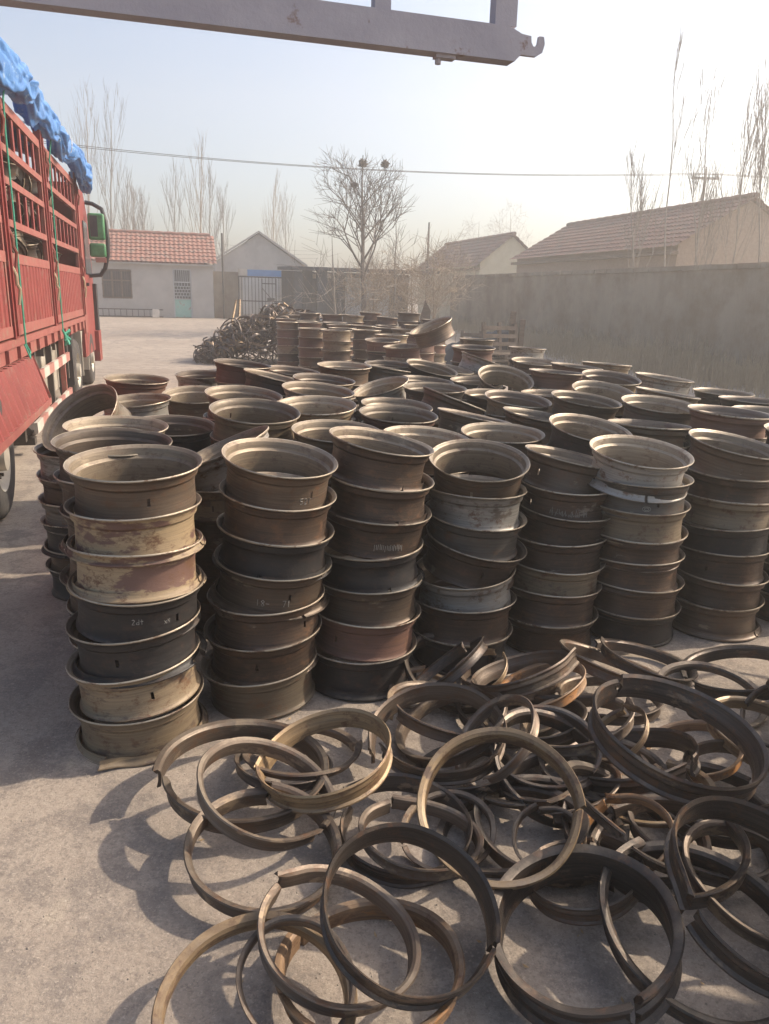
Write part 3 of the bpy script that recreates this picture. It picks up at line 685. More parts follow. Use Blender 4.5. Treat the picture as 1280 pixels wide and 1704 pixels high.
def place_ring(i, spec):
    cx, cy, a, b, ps, ci, pf, sp, lift, label = spec
    v = ray(cx, cy).normalized()
    r_ = (RT - v * RT.dot(v)).normalized(); u_ = r_.cross(v).normalized() * 1.0
    if u_.z < 0: u_ = -u_
    m_ = r_ * cos(rad(ps)) + u_ * sin(rad(ps))
    cf = min(b / a, .999); nn = (-v * cf + m_ * math.sqrt(1 - cf * cf)).normalized()
    R = .262; z = R * FPX / a; p = CP + ray(cx, cy) * (z / FPX)
    k = math.sqrt(max(0, 1 - nn.z ** 2))
    low = CAMH - p.z + R * k
    s = (CAMH - .006 - lift) / low
    s = min(s, 1.17)
    p = CP + (p - CP) * s; R *= s
    ey = nn.cross(RT).normalized(); ex = ey.cross(nn).normalized()
    me = ring_mesh(R - .013, PR[pf], rnd.uniform(.04, .14), rad(sp), rnd.uniform(-.045, .045), rnd.uniform(-.02, .03), 100 + i, M_ring[ci], rnd.uniform(0, .02))
    o = link('split_ring', me)
    mt = Matrix((ex, ey, nn)).transposed().to_4x4(); mt.translation = p - nn * .02 + Vector((0, 0, max(0, .02 * nn.z)))
    o.matrix_world = mt
    tag(o, label, 'split ring', 'loose split rings in the foreground heap')
    return o, R, p
for i, sp in enumerate(RINGS): place_ring(i, sp)
# more of them buried in the shaded middle
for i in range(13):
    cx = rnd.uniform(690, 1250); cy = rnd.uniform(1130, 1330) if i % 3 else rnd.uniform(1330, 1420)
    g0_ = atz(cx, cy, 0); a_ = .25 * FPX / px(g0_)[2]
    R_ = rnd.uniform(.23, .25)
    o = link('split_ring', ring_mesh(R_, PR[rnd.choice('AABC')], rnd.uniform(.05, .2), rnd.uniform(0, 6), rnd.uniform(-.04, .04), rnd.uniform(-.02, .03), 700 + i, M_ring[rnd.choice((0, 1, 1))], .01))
    ti = abs(rnd.gauss(0, .22)); az_ = rnd.uniform(0, 6.3)
    o.rotation_euler = (ti * cos(az_), ti * sin(az_), rnd.uniform(0, 6)); o.location = (g0_.x, g0_.y, .01 + R_ * sin(ti) * .8)
    tag(o, 'brown split ring buried among others in the shaded middle of the heap', 'split ring', 'buried split rings of the heap')
# heap's unseen rest past the right edge, rings added tall to shade the ground
BEY = [ring_mesh(.25, PROF_A, .1, 1.0, .03, .02, 300, M_ring[0]), ring_mesh(.25, PROF_B, .1, 3.0, -.03, .01, 301, M_ring[1])]
for i in range(64):
    u, v = rnd.random(), rnd.random()
    y = 1.3 + 2.5 * v; x = .48 * y + .52 + 1.1 * u
    o = link('split_ring', BEY[i % 2])
    o.location = (x, y, .05 + .7 * rnd.random() * min(1, .45 + u * 1.6)); o.rotation_euler = (rnd.gauss(0, .5), rnd.gauss(0, .5), rnd.uniform(0, 6))
    tag(o, 'unseen split ring added to the tall heap beyond the right edge for shade', 'split ring', 'added unseen split rings beyond the right edge')

# ------------------------------------------------------------------ far heap of rings
HEAP = [ring_mesh(.25, PR[p], .12, 0, .05, .03, 400 + i, M_ring[(0, 1, 2, 0)[i]], .01) for i, p in enumerate('ABAC')]
M_heapdark = M_ring[1]
for i in range(225):
    u, v = rnd.random(), rnd.random()
    x = -5.0 + 3.2 * u; y = 20.6 + 2.3 * v
    hh = 1.40 * max(0, 1 - ((x + 2.75) / (2.4 if x < -2.75 else 1.5)) ** 2) ** .8 * max(.1, 1 - ((y - 22.0) / 1.7) ** 2)
    hh = max(hh, .06)
    o = link('split_ring', HEAP[i % 4])
    o.location = (x, y, gz(y) + hh * rnd.uniform(.45, 1.0) + .02)
    o.rotation_euler = (rnd.gauss(0, .75), rnd.gauss(0, .75), rnd.uniform(0, 6.3)); s = rnd.uniform(.85, 1.1); o.scale = (s, s, s)
    tag(o, 'split ring tangled in the dark heap before the barred gate', 'split ring', 'split rings in the tangled far heap')
g = MB()
for i in range(420):
    u = rnd.random(); x = -5.1 + 3.4 * u; y = 20.7 + 2.2 * rnd.random()
    hh = 1.25 * max(0, 1 - ((x + 2.75) / (2.4 if x < -2.75 else 1.5)) ** 2) ** .8 * max(.1, 1 - ((y - 22.0) / 1.7) ** 2)
    c = Vector((x, y, gz(y) + max(.04, hh * rnd.random() ** .6))); q = Quaternion(Vector((rnd.gauss(0, 1), rnd.gauss(0, 1), rnd.gauss(0, 1))).normalized(), rnd.uniform(0, 3)); R_ = rnd.uniform(.15, .45); a0 = rnd.uniform(0, 6)
    pts = [c + q @ Vector((R_ * cos(a0 + .5 * k), R_ * sin(a0 + .5 * k), .05 * k)) for k in range(rnd.randint(4, 8))]
    for p_ in pts: p_.z = max(p_.z, .02)
    g.tube(pts, rnd.choice((.008, .012, .02)), 4)
tag(g.build('scrap_tangle', [M_ring[1]]), 'dark tangle of wire and thin strips filling the far heap of rings', 'scrap', kind='stuff')
# a long bent strip standing out of the heap and one lying at its foot
a = atY(393, 500, 22); b = atY(386, 535, 21.6); c = atY(402, 570, 21.5)
tag(MB().tube([b, a, a + Vector((.1, 0, .02)), atY(398, 530, 21.8), c], .035, 6).build('bent_strip', M_ring[2]), 'bent pale metal strip sticking up at the left end of the far heap', 'scrap')
a = atY(325, 590, 21.4); b = atY(400, 606, 21.2); a.z = .05; b.z = .05
tag(MB().beam(a, b, .12, .05).build('flat_bar', M_ring[1]), 'dark bar lying on the ground at the foot of the far heap', 'scrap')

# ------------------------------------------------------------------ red stake truck on the left
TP0 = atz(-40, 900); TP1 = atz(158, 640)
td = (TP1 - TP0); td.z = 0; td.normalize(); TRZ = math.atan2(-td.x, td.y)
truck = thing('stake_truck', 'red stake bed truck loaded with rims, parked along the left side of the yard', 'truck', (TP0.x, TP0.y, 0), TRZ)
def tplane(x, y, off=0.0):
    nn = Vector((td.y, -td.x, 0)); o_ = TP0 + nn * off
    d = ray(x, y); k = (o_ - CP).dot(nn) / d.dot(nn); q = CP + d * k
    return (q - o_).dot(td), q.z
Y0, Y1 = -2.2, 9.15
POSTS = [-1.4, 2.35, 5.3, 9.1]
g = MB()
for x in (-.85, -1.65): g.box(x - .05, x + .05, Y0, 11.4, .72, .98)
for y in [Y0 + .4 + 1.1 * i for i in range(10)]: g.box(-2.3, -.1, y, y + .08, 1.0, 1.16)
g.build('chassis_frame', M_steel_dark, truck)
MB().box(-2.5, -.07, Y0, Y1, 1.18, 1.25).build('bed_floor', M_steel_dark, truck)
g = MB(); g.box(-.065, .0, Y0, Y1 + .05, 1.16, 1.29); g.box(-.03, .02, Y0, Y1 + .05, 1.295, 1.37)
for y in [Y0 + .3 + .62 * i for i in range(18)]: g.box(.0, .035, y, y + .05, 1.17, 1.29)
g.build('bed_rail', M_redrail, truck)
MB().box(-2.56, -2.50, Y0, Y1, 1.18, 3.6).build('far_side_panel', M_red, truck)
MB().box(-2.5, -.06, Y1 - .06, Y1, 1.26, 3.62).build('headboard', M_red, truck)
for y in POSTS:
    g = MB(); g.box(-.05, .035, y - .09, y + .09, 1.375, 3.78)
    g.box(.035, .055, y - .03, y + .03, 1.4, 3.7)
    g.build('stake_post', M_red, truck)
for a, b in zip(POSTS[:-1], POSTS[1:]):
    a += .12; b -= .12
    g = MB()                      # solid corrugated lower panel
    n = int((b - a - .12) / .21); 
    prof = []
    for i in range(n):
        u = a + .06 + (b - a - .12) * i / n; w_ = (b - a - .12) / n
        prof += [(u, -.03), (u + w_ * .18, .015), (u + w_ * .68, .015), (u + w_ * .86, -.03)]
    prof.append((b - .06, -.03))
    vs = [(x_, y_, z_) for z_ in (1.50, 2.10) for y_, x_ in prof]; m_ = len(prof)
    g.add(vs, [(i, i + 1, m_ + i + 1, m_ + i) for i in range(m_ - 1)])
    g.box(-.045, -.034, a, b, 1.45, 2.15)
    g.build('corrugated_panel', M_red, truck, fix=False)
    g = MB()
    for z0, z1 in ((1.395, 1.50), (2.10, 2.20), (2.45, 2.52), (2.85, 2.92), (3.15, 3.22), (3.55, 3.65)): g.box(-.03, .02, a, b, z0, z1)
    for y in (a, b - .06):
        g.box(-.027, .016, y, y + .06, 1.50, 3.55)
    g.build('side_frame', M_redrail, truck)
    k = max(6, int((b - a) / .40))
    for z0, z1 in ((2.52, 2.85), (3.22, 3.55)):
        for i in range(1, k):
            y = a + (b - a) * i / k; MB().box(-.018, .008, y - .045, y + .045, z0 + .001, z1 - .001).build('slat', M_red, truck)
for y in (2.35, 5.3, 9.0):
    for z in (1.9, 3.45, 2.25):
        g = MB(); g.tube([(.045, y + .02, z + .16), (.075, y + .03, z + .08), (.07, y + .04, z), (.085, y + .10, z - .05), (.06, y + .11, z - .2)], .016, 6)
        g.build('latch', M_ropetan if z < 2 else M_redrail, truck)
for y in (5.35, 1.0, 9.0):
    MB().tube([(.0, y, 3.6), (.0, y, 4.30), (-.05, y, 4.42), (-.17, y, 4.48), (-1.2, y, 4.52), (-2.3, y, 4.48), (-2.45, y, 4.4), (-2.5, y, 3.6)], .022, 8).build('hoop', M_grey, truck)
# cab
g = MB()
cabp = [(9.32, .62), (9.32, 3.35), (9.55, 3.62), (10.9, 3.66), (11.45, 3.3), (11.78, 2.2), (11.82, .62)]
g.prism(cabp, (-2.44, 0, 0), (0, 1, 0), (0, 0, 1), (1, 0, 0), 2.42)
cab = g.build('cab', M_red, truck)
MB().prism([(10.35, 2.12), (10.35, 3.1), (11.15, 3.1), (11.55, 2.12)], (-.015, 0, 0), (0, 1, 0), (0, 0, 1), (1, 0, 0), .012).build('side_window', M_glass, cab)
MB().prism([(9.42, 1.05), (9.42, 3.2), (9.9, 3.2), (9.9, 1.05)], (-.017, 0, 0), (0, 1, 0), (0, 0, 1), (1, 0, 0), .018).build('rear_pillar', M_redrail, cab)
MB().box(-.018, .03, 10.3, 10.42, 1.9, 1.96).build('door_handle', M_black, cab)
MB().box(-.10, .05, 11.55, 11.86, .42, 1.95).build('corner_deflector', M_black, cab)
MB().box(-.5, .06, 11.3, 11.9, .38, 1.0).build('bumper', M_red, cab)
# mirror cluster on its curved arm
mir = MB().tube([(-.02, 11.2, 3.50), (.12, 11.2, 3.48), (.30, 11.1, 3.38), (.37, 11.0, 3.15), (.39, 10.95, 2.8), (.37, 10.95, 2.5), (.30, 10.98, 2.25), (.2, 11.05, 2.12), (-.02, 11.1, 2.1)], .042, 10).build('mirror_arm', M_black, truck)
for z0, z1, mt, nm in ((2.78, 3.28, M_green, 'mirror'), (2.46, 2.72, M_green, 'mirror')):
    g = MB(); g.box(.04, .35, 10.82, 10.98, z0, z1); hd = g.build(nm, mt, truck)
    bv = hd.modifiers.new('b', 'BEVEL'); bv.width = .04; bv.segments = 3
    MB().box(.08, .22 if z1 > 3 else .31, 10.812, 10.819, z0 + .06, z1 - .05).build('mirror_glass', M_glass if z1 > 3 else M_green, hd)
MB().box(.14, .34, 10.84, 10.98, 2.36, 2.45).build('marker_lamp', M_refred, truck)
# wheels
def wheel(y, x=-.02, w=.28, R=.52):
    c = (x - w / 2, y, R)
    prof = [(.29, -w / 2), (.40, -w / 2 - .005), (R - .05, -w / 2), (R - .012, -w / 2 + .03), (R, -w / 2 + .06), (R, w / 2 - .06), (R - .012, w / 2 - .03), (R - .05, w / 2), (.40, w / 2 + .005), (.29, w / 2), (.28, 0)]
    t_ = MB().lathe(prof, 40, 'x', c).build('tyre', M_tyre, None)
    t_.parent = truck; t_.name = 'wheel'
    t_.data.materials[0] = M_tyre
    prof = [(.29, w / 2 - .02), (.285, w / 2), (.27, w / 2 - .03), (.22, w / 2 - .09), (.12, w / 2 - .07), (.11, w / 2 + .03), (.0, w / 2 + .04), (.0, w / 2 - .12), (.25, w / 2 - .12)]
    h_ = MB().lathe(prof, 28, 'x', c).build('hub', M_dustgrey, t_)
    g = MB()
    for k in range(10):
        a = k * .6283; q = (c[0] + w / 2 - .08, c[1] + .165 * cos(a), c[2] + .165 * sin(a)); g.tube([q, (q[0] + .06, q[1], q[2])], .016, 6)
    g.build('wheel_nuts', M_steel_dark, t_)
for y in (7.9, 10.45): wheel(y)
wheel(.62, .13)
# rear splash board, corrugated
g = MB(); y0, y1 = -.85, 2.95; n = 34
vs = []
for zz, xo in ((.70, .15), (1.16, .02)):
    for i in range(n * 2 + 1):
        u = i / (2 * n); vs.append((xo + (.055 if i % 4 in (1, 2) else 0), y0 + (y1 - y0) * u , zz))
m_ = n * 2 + 1
g.add(vs, [(i, i + 1, m_ + i + 1, m_ + i) for i in range(m_ - 1)])
g.build('splash_board', M_red, truck, fix=False)
g = MB(); g.beam((.18, y0, .67), (.18, y1 + .02, .67), .06, .07); g.beam((.18, y1 + .02, .70), (.04, y1 + .0, 1.15), .05, .06); g.beam((.0, y0, 1.13), (.0, y1, 1.13), .05, .03)
g.build('splash_board_frame', M_redrail, truck)
# side guard with red and white reflectors
for z in (.87, .34):
    g = MB(); L_ = 3.4; n = 8
    for i in range(n):
        a = 3.1 + L_ * i / n; b = 3.1 + L_ * (i + 1) / n; g.box(-.02, .02, a, b, z - .06, z + .06, i % 2)
    g.build('side_guard_rail', [M_white, M_refred], truck)
for y in (3.6, 4.9, 6.2): MB().box(-.09, -.022, y, y + .08, .3, 1.16).build('guard_bracket', M_redrail if y > 6 else M_steel_dark, truck)
for y in (3.6, 4.35, 5.1):
    g = MB().lathe([(.0, 0), (.27, 0), (.29, .03), (.29, .57), (.27, .6), (.0, .6)], 24, 'z', (-.42, y, .42)); g.build('air_tank', M_dustgrey, truck)
MB().box(-.75, -.14, 5.55, 6.35, .42, 1.05).build('battery_box', M_dustgrey, truck)
g = MB()
for y in (6.7, 7.1, 7.5): g.tube([(-.15, y, 1.1), (-.1, y + .1, .9), (-.2, y + .3, .7), (-.12, y + .35, .5)], .03, 6)
g.box(-.4, -.05, 6.8, 6.9, .5, 1.1); g.build('hoses', M_steel_dark, truck)
for y in (7.2, 8.65, 9.75): 
    pr = [(y, .35), (y + .06, .35), (y + .05, .9), (y + .25, 1.12), (y - .05, 1.14), (y - .02, .9)]
    MB().prism(pr, (-.36, 0, 0), (0, 1, 0), (0, 0, 1), (1, 0, 0), .34).build('mudguard', M_dustgrey if y > 8 else M_black, truck)
g = MB(); g.box(-.5, -.1, 3.0, 3.1, .2, .55); g.tube([(-.3, 3.2, .5), (-.1, 3.3, .25), (-.1, 3.5, .22)], .04, 8); g.box(-.35, -.05, 3.25, 3.4, .12, .2); g.build('spare_bracket', M_steel_dark, truck)
# cargo: rims thrown in on their sides
TM = Matrix.Translation((TP0.x, TP0.y, 0)) @ Matrix.Rotation(TRZ, 4, 'Z')
for li, z in enumerate((1.45, 2.0, 2.48, 2.95)):
    for i in range(15):
        y = .2 + .585 * i + (.29 if li % 2 else 0)
        if y > 8.6: continue
        o = link('wheel_rim', RIMS[rnd.choice(['dusty brown', 'grey', 'brown', 'olive', 'tan'])][rnd.choice((0, 1, 2))])
        o.matrix_world = TM @ Matrix.Translation((-.48 + rnd.uniform(-.05, .03), y, z + .27)) @ Matrix.Rotation(rnd.uniform(-.5, .5), 4, 'Y') @ Matrix.Rotation(pi / 2 + rnd.uniform(-.55, .55), 4, 'X') @ Matrix.Rotation(rnd.uniform(0, 6), 4, 'Z') if rnd.random() < .5 else \
            TM @ Matrix.Translation((-.44 + rnd.uniform(-.05, .03), y, z + .25)) @ Matrix.Rotation(rnd.uniform(-.6, .6), 4, 'X') @ Matrix.Rotation(rnd.uniform(-.5, .5), 4, 'Y')
        lay = ['bottom', 'second', 'third', 'top'][li]
        if li == 0:
            low_rim(None, 0, 0, o.matrix_world.copy()); bpy.data.objects.remove(o); continue
        tag(o, f'worn rim in the truck bed, {ORD[i]} from the rear in the {lay} layer', 'wheel rim', 'rims loaded on the truck')
tag(LOW.build('stacked_rims', RM['brown'], fix=False), 'lower rims of the crowded middle stacks, buried beneath their topmost rims', 'wheel rims', kind='stuff')
# flat dusty sheet covering the load under the tarpaulin
g = MB(); nx, ny = 10, 40
vs = [(-2.4 + 2.35 * i / nx, Y0 + .1 + 11.1 * j / ny, 3.62 + .45 * sin(pi * i / nx) ** .6 + .06 * sin(j * 1.3 + i) + .03 * sin(j * 2.9 + i * 2)) for j in range(ny + 1) for i in range(nx + 1)]
g.add(vs, [(j * (nx + 1) + i, j * (nx + 1) + i + 1, (j + 1) * (nx + 1) + i + 1, (j + 1) * (nx + 1) + i) for j in range(ny) for i in range(nx)])
o = g.build('cargo_sheet', M_tarp, fix=False, smooth=60); o.matrix_world = TM
tag(o, 'blue sheet over the load inside the truck bed', 'tarpaulin')
sm = o.modifiers.new('s', 'SOLIDIFY'); sm.thickness = .01
# rolled blue tarpaulin along the top edge
g = MB(); n, sg = 420, 56; ties = [1.2, 3.6, 6.0, 7.55, 8.7]
vs = []
for j in range(n + 1):
    u = j / n; y = -1.6 + 11.15 * u
    e = min(1, (1 - u) / .03) ** .5 * min(1, u / .01 + .2)
    zc = 3.97 + .05 * sin(y * 1.7) - .28 * max(0, (y - 7.4) / 2) ** 1.5; xc = .06 + .05 * sin(y * 2.3) + .10 * max(0, (y - 6.5) / 3)
    pinch = 1 - sum(.42 * math.exp(-((y - t_) / .13) ** 2) for t_ in ties)
    for k in range(sg):
        a = 2 * pi * k / sg
        f = 1 + .10 * sin(5 * a + y * 2.1 + 1.5 * sin(y * 1.3)) + .07 * sin(9 * a - y * 3.7) + .06 * sin(3 * a + y * 5.2)
        cr_ = abs(sin(7 * a + y * 4.3 + 2 * sin(y * 2.2))) ** .5 * .16 + abs(sin(4 * a - y * 6.1 + sin(y * 3))) ** .6 * .12 - .16; f += cr_
        rx, rz_ = .13 * f * pinch * e, (.145 + .03 * sin(y * 2.9)) * f * (pinch * .6 + .4) * e
        vs.append((xc + rx * cos(a), y, zc + rz_ * sin(a) - (.10 if sin(a) < -.3 else 0) * abs(sin(y * 3.1))))
g.add(vs, [(j * sg + k, j * sg + (k + 1) % sg, (j + 1) * sg + (k + 1) % sg, (j + 1) * sg + k) for j in range(n) for k in range(sg)] + [tuple(range(sg)), tuple(n * sg + k for k in range(sg))])
tarp = g.build('rolled_tarpaulin', M_tarp, smooth=70); tarp.matrix_world = TM
tag(tarp, 'rolled blue tarpaulin tied along the top edge of the red truck', 'tarpaulin')
for t_ in ties:
    pts = [(.06 + .10 * max(0, (t_ - 6.5) / 3) + .085 * cos(a * pi / 8), t_ + .04 * sin(a), 4.00 - .28 * max(0, (t_ - 7.4) / 2) ** 1.5 + .145 * sin(a * pi / 8)) for a in range(17)]
    MB().tube(pts, .010, 5).build('tie_cord', M_cord, tarp)
for y, zt, lb in ((2.62, 4.0, 'green rope hanging down the truck side near its rear post'), (5.65, 3.9, 'green rope hanging down the truck side beside its middle post')):
    o = MB().tube([(.12, y - .02, zt - .1), (.07, y, zt - .4), (.06, y + .01, 3.3), (.065, y - .01, 2.6), (.06, y + .01, 2.0), (.062, y - .01, 1.45), (.06, y, 1.3), (.09, y + .03, 1.22), (.1, y - .05, 1.16), (.05, y - .02, 1.3)], .010, 6).build('tie_rope', M_rope)
    o.matrix_world = TM; tag(o, lb, 'rope', 'green tie ropes')
for y in (5.75, 5.62):
    pass
g = MB()
for k in range(14):
    a = rnd.uniform(0, 6.3); g.tube([(.07, 5.72, 1.24), (.09 + .05 * cos(a), 5.72 + .12 * sin(a), 1.2 + .1 * sin(a * 2)), (.08 + .03 * cos(a + 2), 5.72 + .14 * sin(a + 1.2), 1.12 + rnd.uniform(-.05, .08))], .012, 5)
o = g.build('rope_knot', M_rope); o.matrix_world = TM; tag(o, 'bunched green rope end knotted on the lower bed rail', 'rope')

# ------------------------------------------------------------------ raised gate frame above the viewer
e = atY(850, 106, 2.35); zb = e.z
d0 = ray(0, 4); s_ = atz(0, 4, zb)
gd = (e - s_); gl = gd.length; gd.normalize(); up = Vector((0, 0, 1)); gn = gd.cross(up).normalized()
gate = thing('truck_side_gate', 'steel gate frame, flare haze in its mauve grey, hanging in air, hook at its end', 'gate frame', tuple(e))
st_ = -gd * (gl + 1.2)
hb = .082
rail = MB().beam(st_ + up * hb / 2, up * hb / 2 - gd * .02, .05, hb); rail.prism([(-.021, 0), (-.021, .082), (.035, .060), (.035, .035), (.0, .0)], -gn * .025, gd, up, gn, .05)
rail.build('bottom_rail', M_gate, gate)
def gx(x):     # distance back along the rail for a pixel column
    best = min((abs(px(e - gd * t_ * .01 + up * .1)[0] - x), t_ * .01) for t_ in range(0, 400)); return best[1]
for x, w_ in ((838, .062), (636, .042), (423, .042), (215, .042), (10, .062)):
    q = -gd * gx(x); MB().beam(q + up * (hb + .001), q + up * 1.5, w_, .04, up=gn).build('upright', M_gate, gate)
MB().beam(st_ + up * 1.54, up * 1.54, .05, .08).build('top_rail', M_gate, gate)
MB().beam(st_ + up * .8 + gn * .034, up * .8 + gn * .034, .02, .06).build('middle_rail', M_gate, gate)
hk = [(-.03, .055), (-.03, .078), (.052, .070), (.054, .055), (.060, .046), (.068, .046), (.074, .055), (.076, .072), (.090, .072), (.094, .055), (.088, .033), (.070, .022), (.02, .022)]
MB().prism(hk, gn * -.004, gd, up, gn, .012).build('hook', M_gate, gate)
g = MB(); 
for x in (.17, .20): g.box(-.008, .008, -.008, .008, -.02, 0)
q = -gd * .22; b_ = MB().beam(q - up * .004, q + gd * .055 - up * .004, .03, .009); b_.tube([q + gd * .01, q + gd * .01 - up * .022], .008, 8); b_.build('bolt', M_gate, gate)

# ------------------------------------------------------------------ buildings
nrm = Vector((td.y, -td.x, 0))       # across the yard
def tiled_roof(w, l, z_e, z_r, name, mat, parent, xo=0, yo=0, step=.32, pitch_w=.24, flip=False, nx=None):
    """roof slope as a height field of lapped pantiles. local x along the ridge (0..w), y up the slope (0..l)"""
    cols = int(w / pitch_w) * 6; rws = int(math.hypot(l, z_r - z_e) / step)
    g = MB(); nrow = rws * 3
    th = math.atan2(z_r - z_e, l); L_ = math.hypot(l, z_r - z_e)
    N_ = Vector((0, -sin(th), cos(th))); D_ = Vector((0, cos(th), sin(th)))
    ks = []
    for r in range(rws): ks += [(r / rws, .045), ((r + .97) / rws, .005)]
    vs = []
    for (v, lift) in ks:
        for i in range(cols + 1):
            x = w * i / cols
            c_ = .5 - .5 * cos(2 * pi * (i / 6.0)); jit = .006 * sin(i * 12.9 + v * 78)
            q = Vector((xo + x, yo, z_e)) + D_ * (v * L_) + N_ * (lift + .035 * c_ + jit)
            if flip: q.y = -q.y
            vs.append(q)
    m_ = cols + 1
    g.add(vs, [(r * m_ + i, r * m_ + i + 1, (r + 1) * m_ + i + 1, (r + 1) * m_ + i) for r in range(len(ks) - 1) for i in range(cols)])
    return g.build(name, mat, parent, fix=False, smooth=40)

# left house: origin at its right front corner
HB = atz(357, 530, .4); HB.z = .4
hrz = math.atan2(nrm.y, nrm.x)
house = thing('tiled_house', 'low grey rendered house with red tiled roof behind the truck', 'house', tuple(HB), hrz)
def hit(x, y, P=None, off=0.0):
    P = P or HB; t_ = Vector((-nrm.y, nrm.x, 0)); o_ = P + t_ * off
    d = ray(x, y); k = (o_ - CP).dot(t_) / d.dot(t_); q = CP + d * k
    return (q - P).dot(nrm), q.z - P.z
zE = hit(355, 441)[1]; 
u1 = hit(160, 430)[0]; HW = -u1 + 3.2
wl = [hit(168, 447), hit(221, 497)]; dl = [hit(287, 447), hit(321, 528)]
wx0, wx1, wz0, wz1 = wl[0][0], wl[1][0], wl[1][1], wl[0][1]; dx0, dx1, dz1 = dl[0][0], dl[1][0], dl[0][1]
g = MB(); T_ = .28
g.box(-HW, wx0, 0, T_, 0, zE); g.box(wx1, dx0, 0, T_, 0, zE); g.box(dx1, 0, 0, T_, 0, zE); g.box(wx0, wx1, 0.001, T_, 0, wz0); g.box(wx0, wx1, .001, T_, wz1, zE); g.box(dx0, dx1, .001, T_, dz1, zE)
g.box(-HW, -.001, 3.9, 4.2, 0, zE); g.box(-T_, .001, T_, 3.9, 0, zE); g.box(-HW, -HW + T_, T_, 3.9, 0, zE)
rz = zE + 1.55
g.prism([(0, zE), (4.2, zE), (2.1, rz - .08)], (-T_, 0, 0), (0, 1, 0), (0, 0, 1), (1, 0, 0), T_ - .002)
g.build('wall', M_plaster, house, smooth=0)
rf = tiled_roof(HW + .2, 2.35, zE + .02, rz, 'roof', M_tile, house, -HW, -.3)
tiled_roof(HW + .2, 2.35, zE + .02, rz, 'rear_roof_slope', M_tile, house, -HW, -4.5, flip=True)
g = MB(); g.tube([(-HW + .0 + i * .3, 2.06, rz + .05 + .02 * (i % 2)) for i in range(int((HW + .25) / .3) + 1)], .09, 8); g.build('ridge_tiles', M_tile, rf)
MB().box(-HW, .12, -.26, -.02, zE - .08, zE - .01).build('eave_board', M_plaster, house)
win = MB()
w_ = wx1 - wx0; h_ = wz1 - wz0
for i in range(4): x = wx0 + .03 + (w_ - .06) * i / 3; win.box(x - .03, x + .03, .06, .12, wz0, wz1)
for z in (wz0 + .03, wz0 + h_ * .62, wz1 - .03): win.box(wx0, wx1, .062, .118, z - .03, z + .03)
win_o = win.build('window', M_wood, house)
MB().box(wx0, wx1, .13, .15, wz0, wz1).build('pane', M_glass, win_o)
g = MB()
for i in range(1, 13): x = wx0 + w_ * i / 13; g.tube([(x, -.03, wz0 - .02), (x, -.03, wz1 + .02)], .010, 5)
for z in (wz0 + .1, wz0 + h_ * .5, wz1 - .1): g.box(wx0 - .02, wx1 + .02, -.022, -.012, z - .015, z + .015)
g.build('window_grille', M_steel_dark, win_o)
dr = MB(); 
dr.box(dx0, dx0 + .06, .05, .13, 0, dz1); dr.box(dx1 - .06, dx1, .05, .13, 0, dz1); dr.box(dx0, dx1, .052, .128, dz1 - .06, dz1); dr.box(dx0, dx1, .052, .128, dz1 * .72, dz1 * .72 + .06)
dro = dr.build('door', M_sheet, house)
MB().box(dx0 + .07, dx1 - .07, .13, .15, dz1 * .40, dz1 - .06).build('door_pane', M_glass, dro)
MB().box(dx0 + .06, dx1 - .06, .07, .10, .03, dz1 * .38).build('door_panel', M_teal, dro)
g = MB()
for i in range(1, 9):
    x = dx0 + (dx1 - dx0) * i / 9; g.box(x - .012, x + .012, .03, .045, dz1 * .74, dz1 - .05)
for r in range(5):
    z = dz1 * .39 + r * dz1 * .065
    for i in range(1, 6):
        x = dx0 + (dx1 - dx0) * (i + (.5 if r % 2 else 0)) / 6.4; g.box(x - .012, x + .012, .03, .045, z, z + dz1 * .065)
    g.box(dx0 + .06, dx1 - .06, .028, .047, z - .014, z + .014)
g.build('door_grille', M_sheet, dro)
# ladder lying along the house foot, white board
a = hit(165, 516); b = hit(262, 519)
lad = thing('ladder', 'dark steel ladder lying on its side along the foot of the grey house', 'ladder', tuple(HB), hrz)
MB().box(a[0], b[0] + .3, -.42, -.38, .38, .43).build('ladder_rail', M_steel_dark, lad); MB().box(a[0], b[0] + .3, -.42, -.38, .02, .07).build('ladder_rail', M_steel_dark, lad)
g = MB()
for i in range(10): x = a[0] + .2 + i * (b[0] - a[0]) / 10; g.box(x, x + .03, -.415, -.385, .07, .38)
g.build('rungs', M_steel_dark, lad)
a = hit(254, 517); b = hit(266, 529)
o = MB().prism([(a[0], 0.02), (b[0], 0.02), (b[0], .42), (a[0], .45)], (0, -.55, 0), (1, 0, 0), (0, .25, 1), (0, -1, 0), .02).build('white_board', M_white)
o.location = HB; o.rotation_euler = (0, 0, hrz); tag(o, 'small white board leaning against the ladder by the grey house', 'board')

# grey low wall between the house and the barred gate
g = MB(); a = hit(397, 452, off=.2); g.box(.02, a[0], .2, .42, 0, hit(380, 452)[1]); o = g.build('low_wall', M_oldwall); o.location = HB; o.rotation_euler = (0, 0, hrz)
tag(o, 'weathered grey wall section joining the tiled house and the barred gate', 'wall')
# thin post by the wall, air conditioner
q = hit(371, 452, off=-.1); q2 = hit(369, 388, off=-.1)
o = MB().tube([(q[0], -.1, 0), (q[0], -.1, q2[1])], .05, 8).build('thin_post', M_steel_dark); o.location = HB; o.rotation_euler = (0, 0, hrz); tag(o, 'thin dark post rising beside the grey wall', 'post')

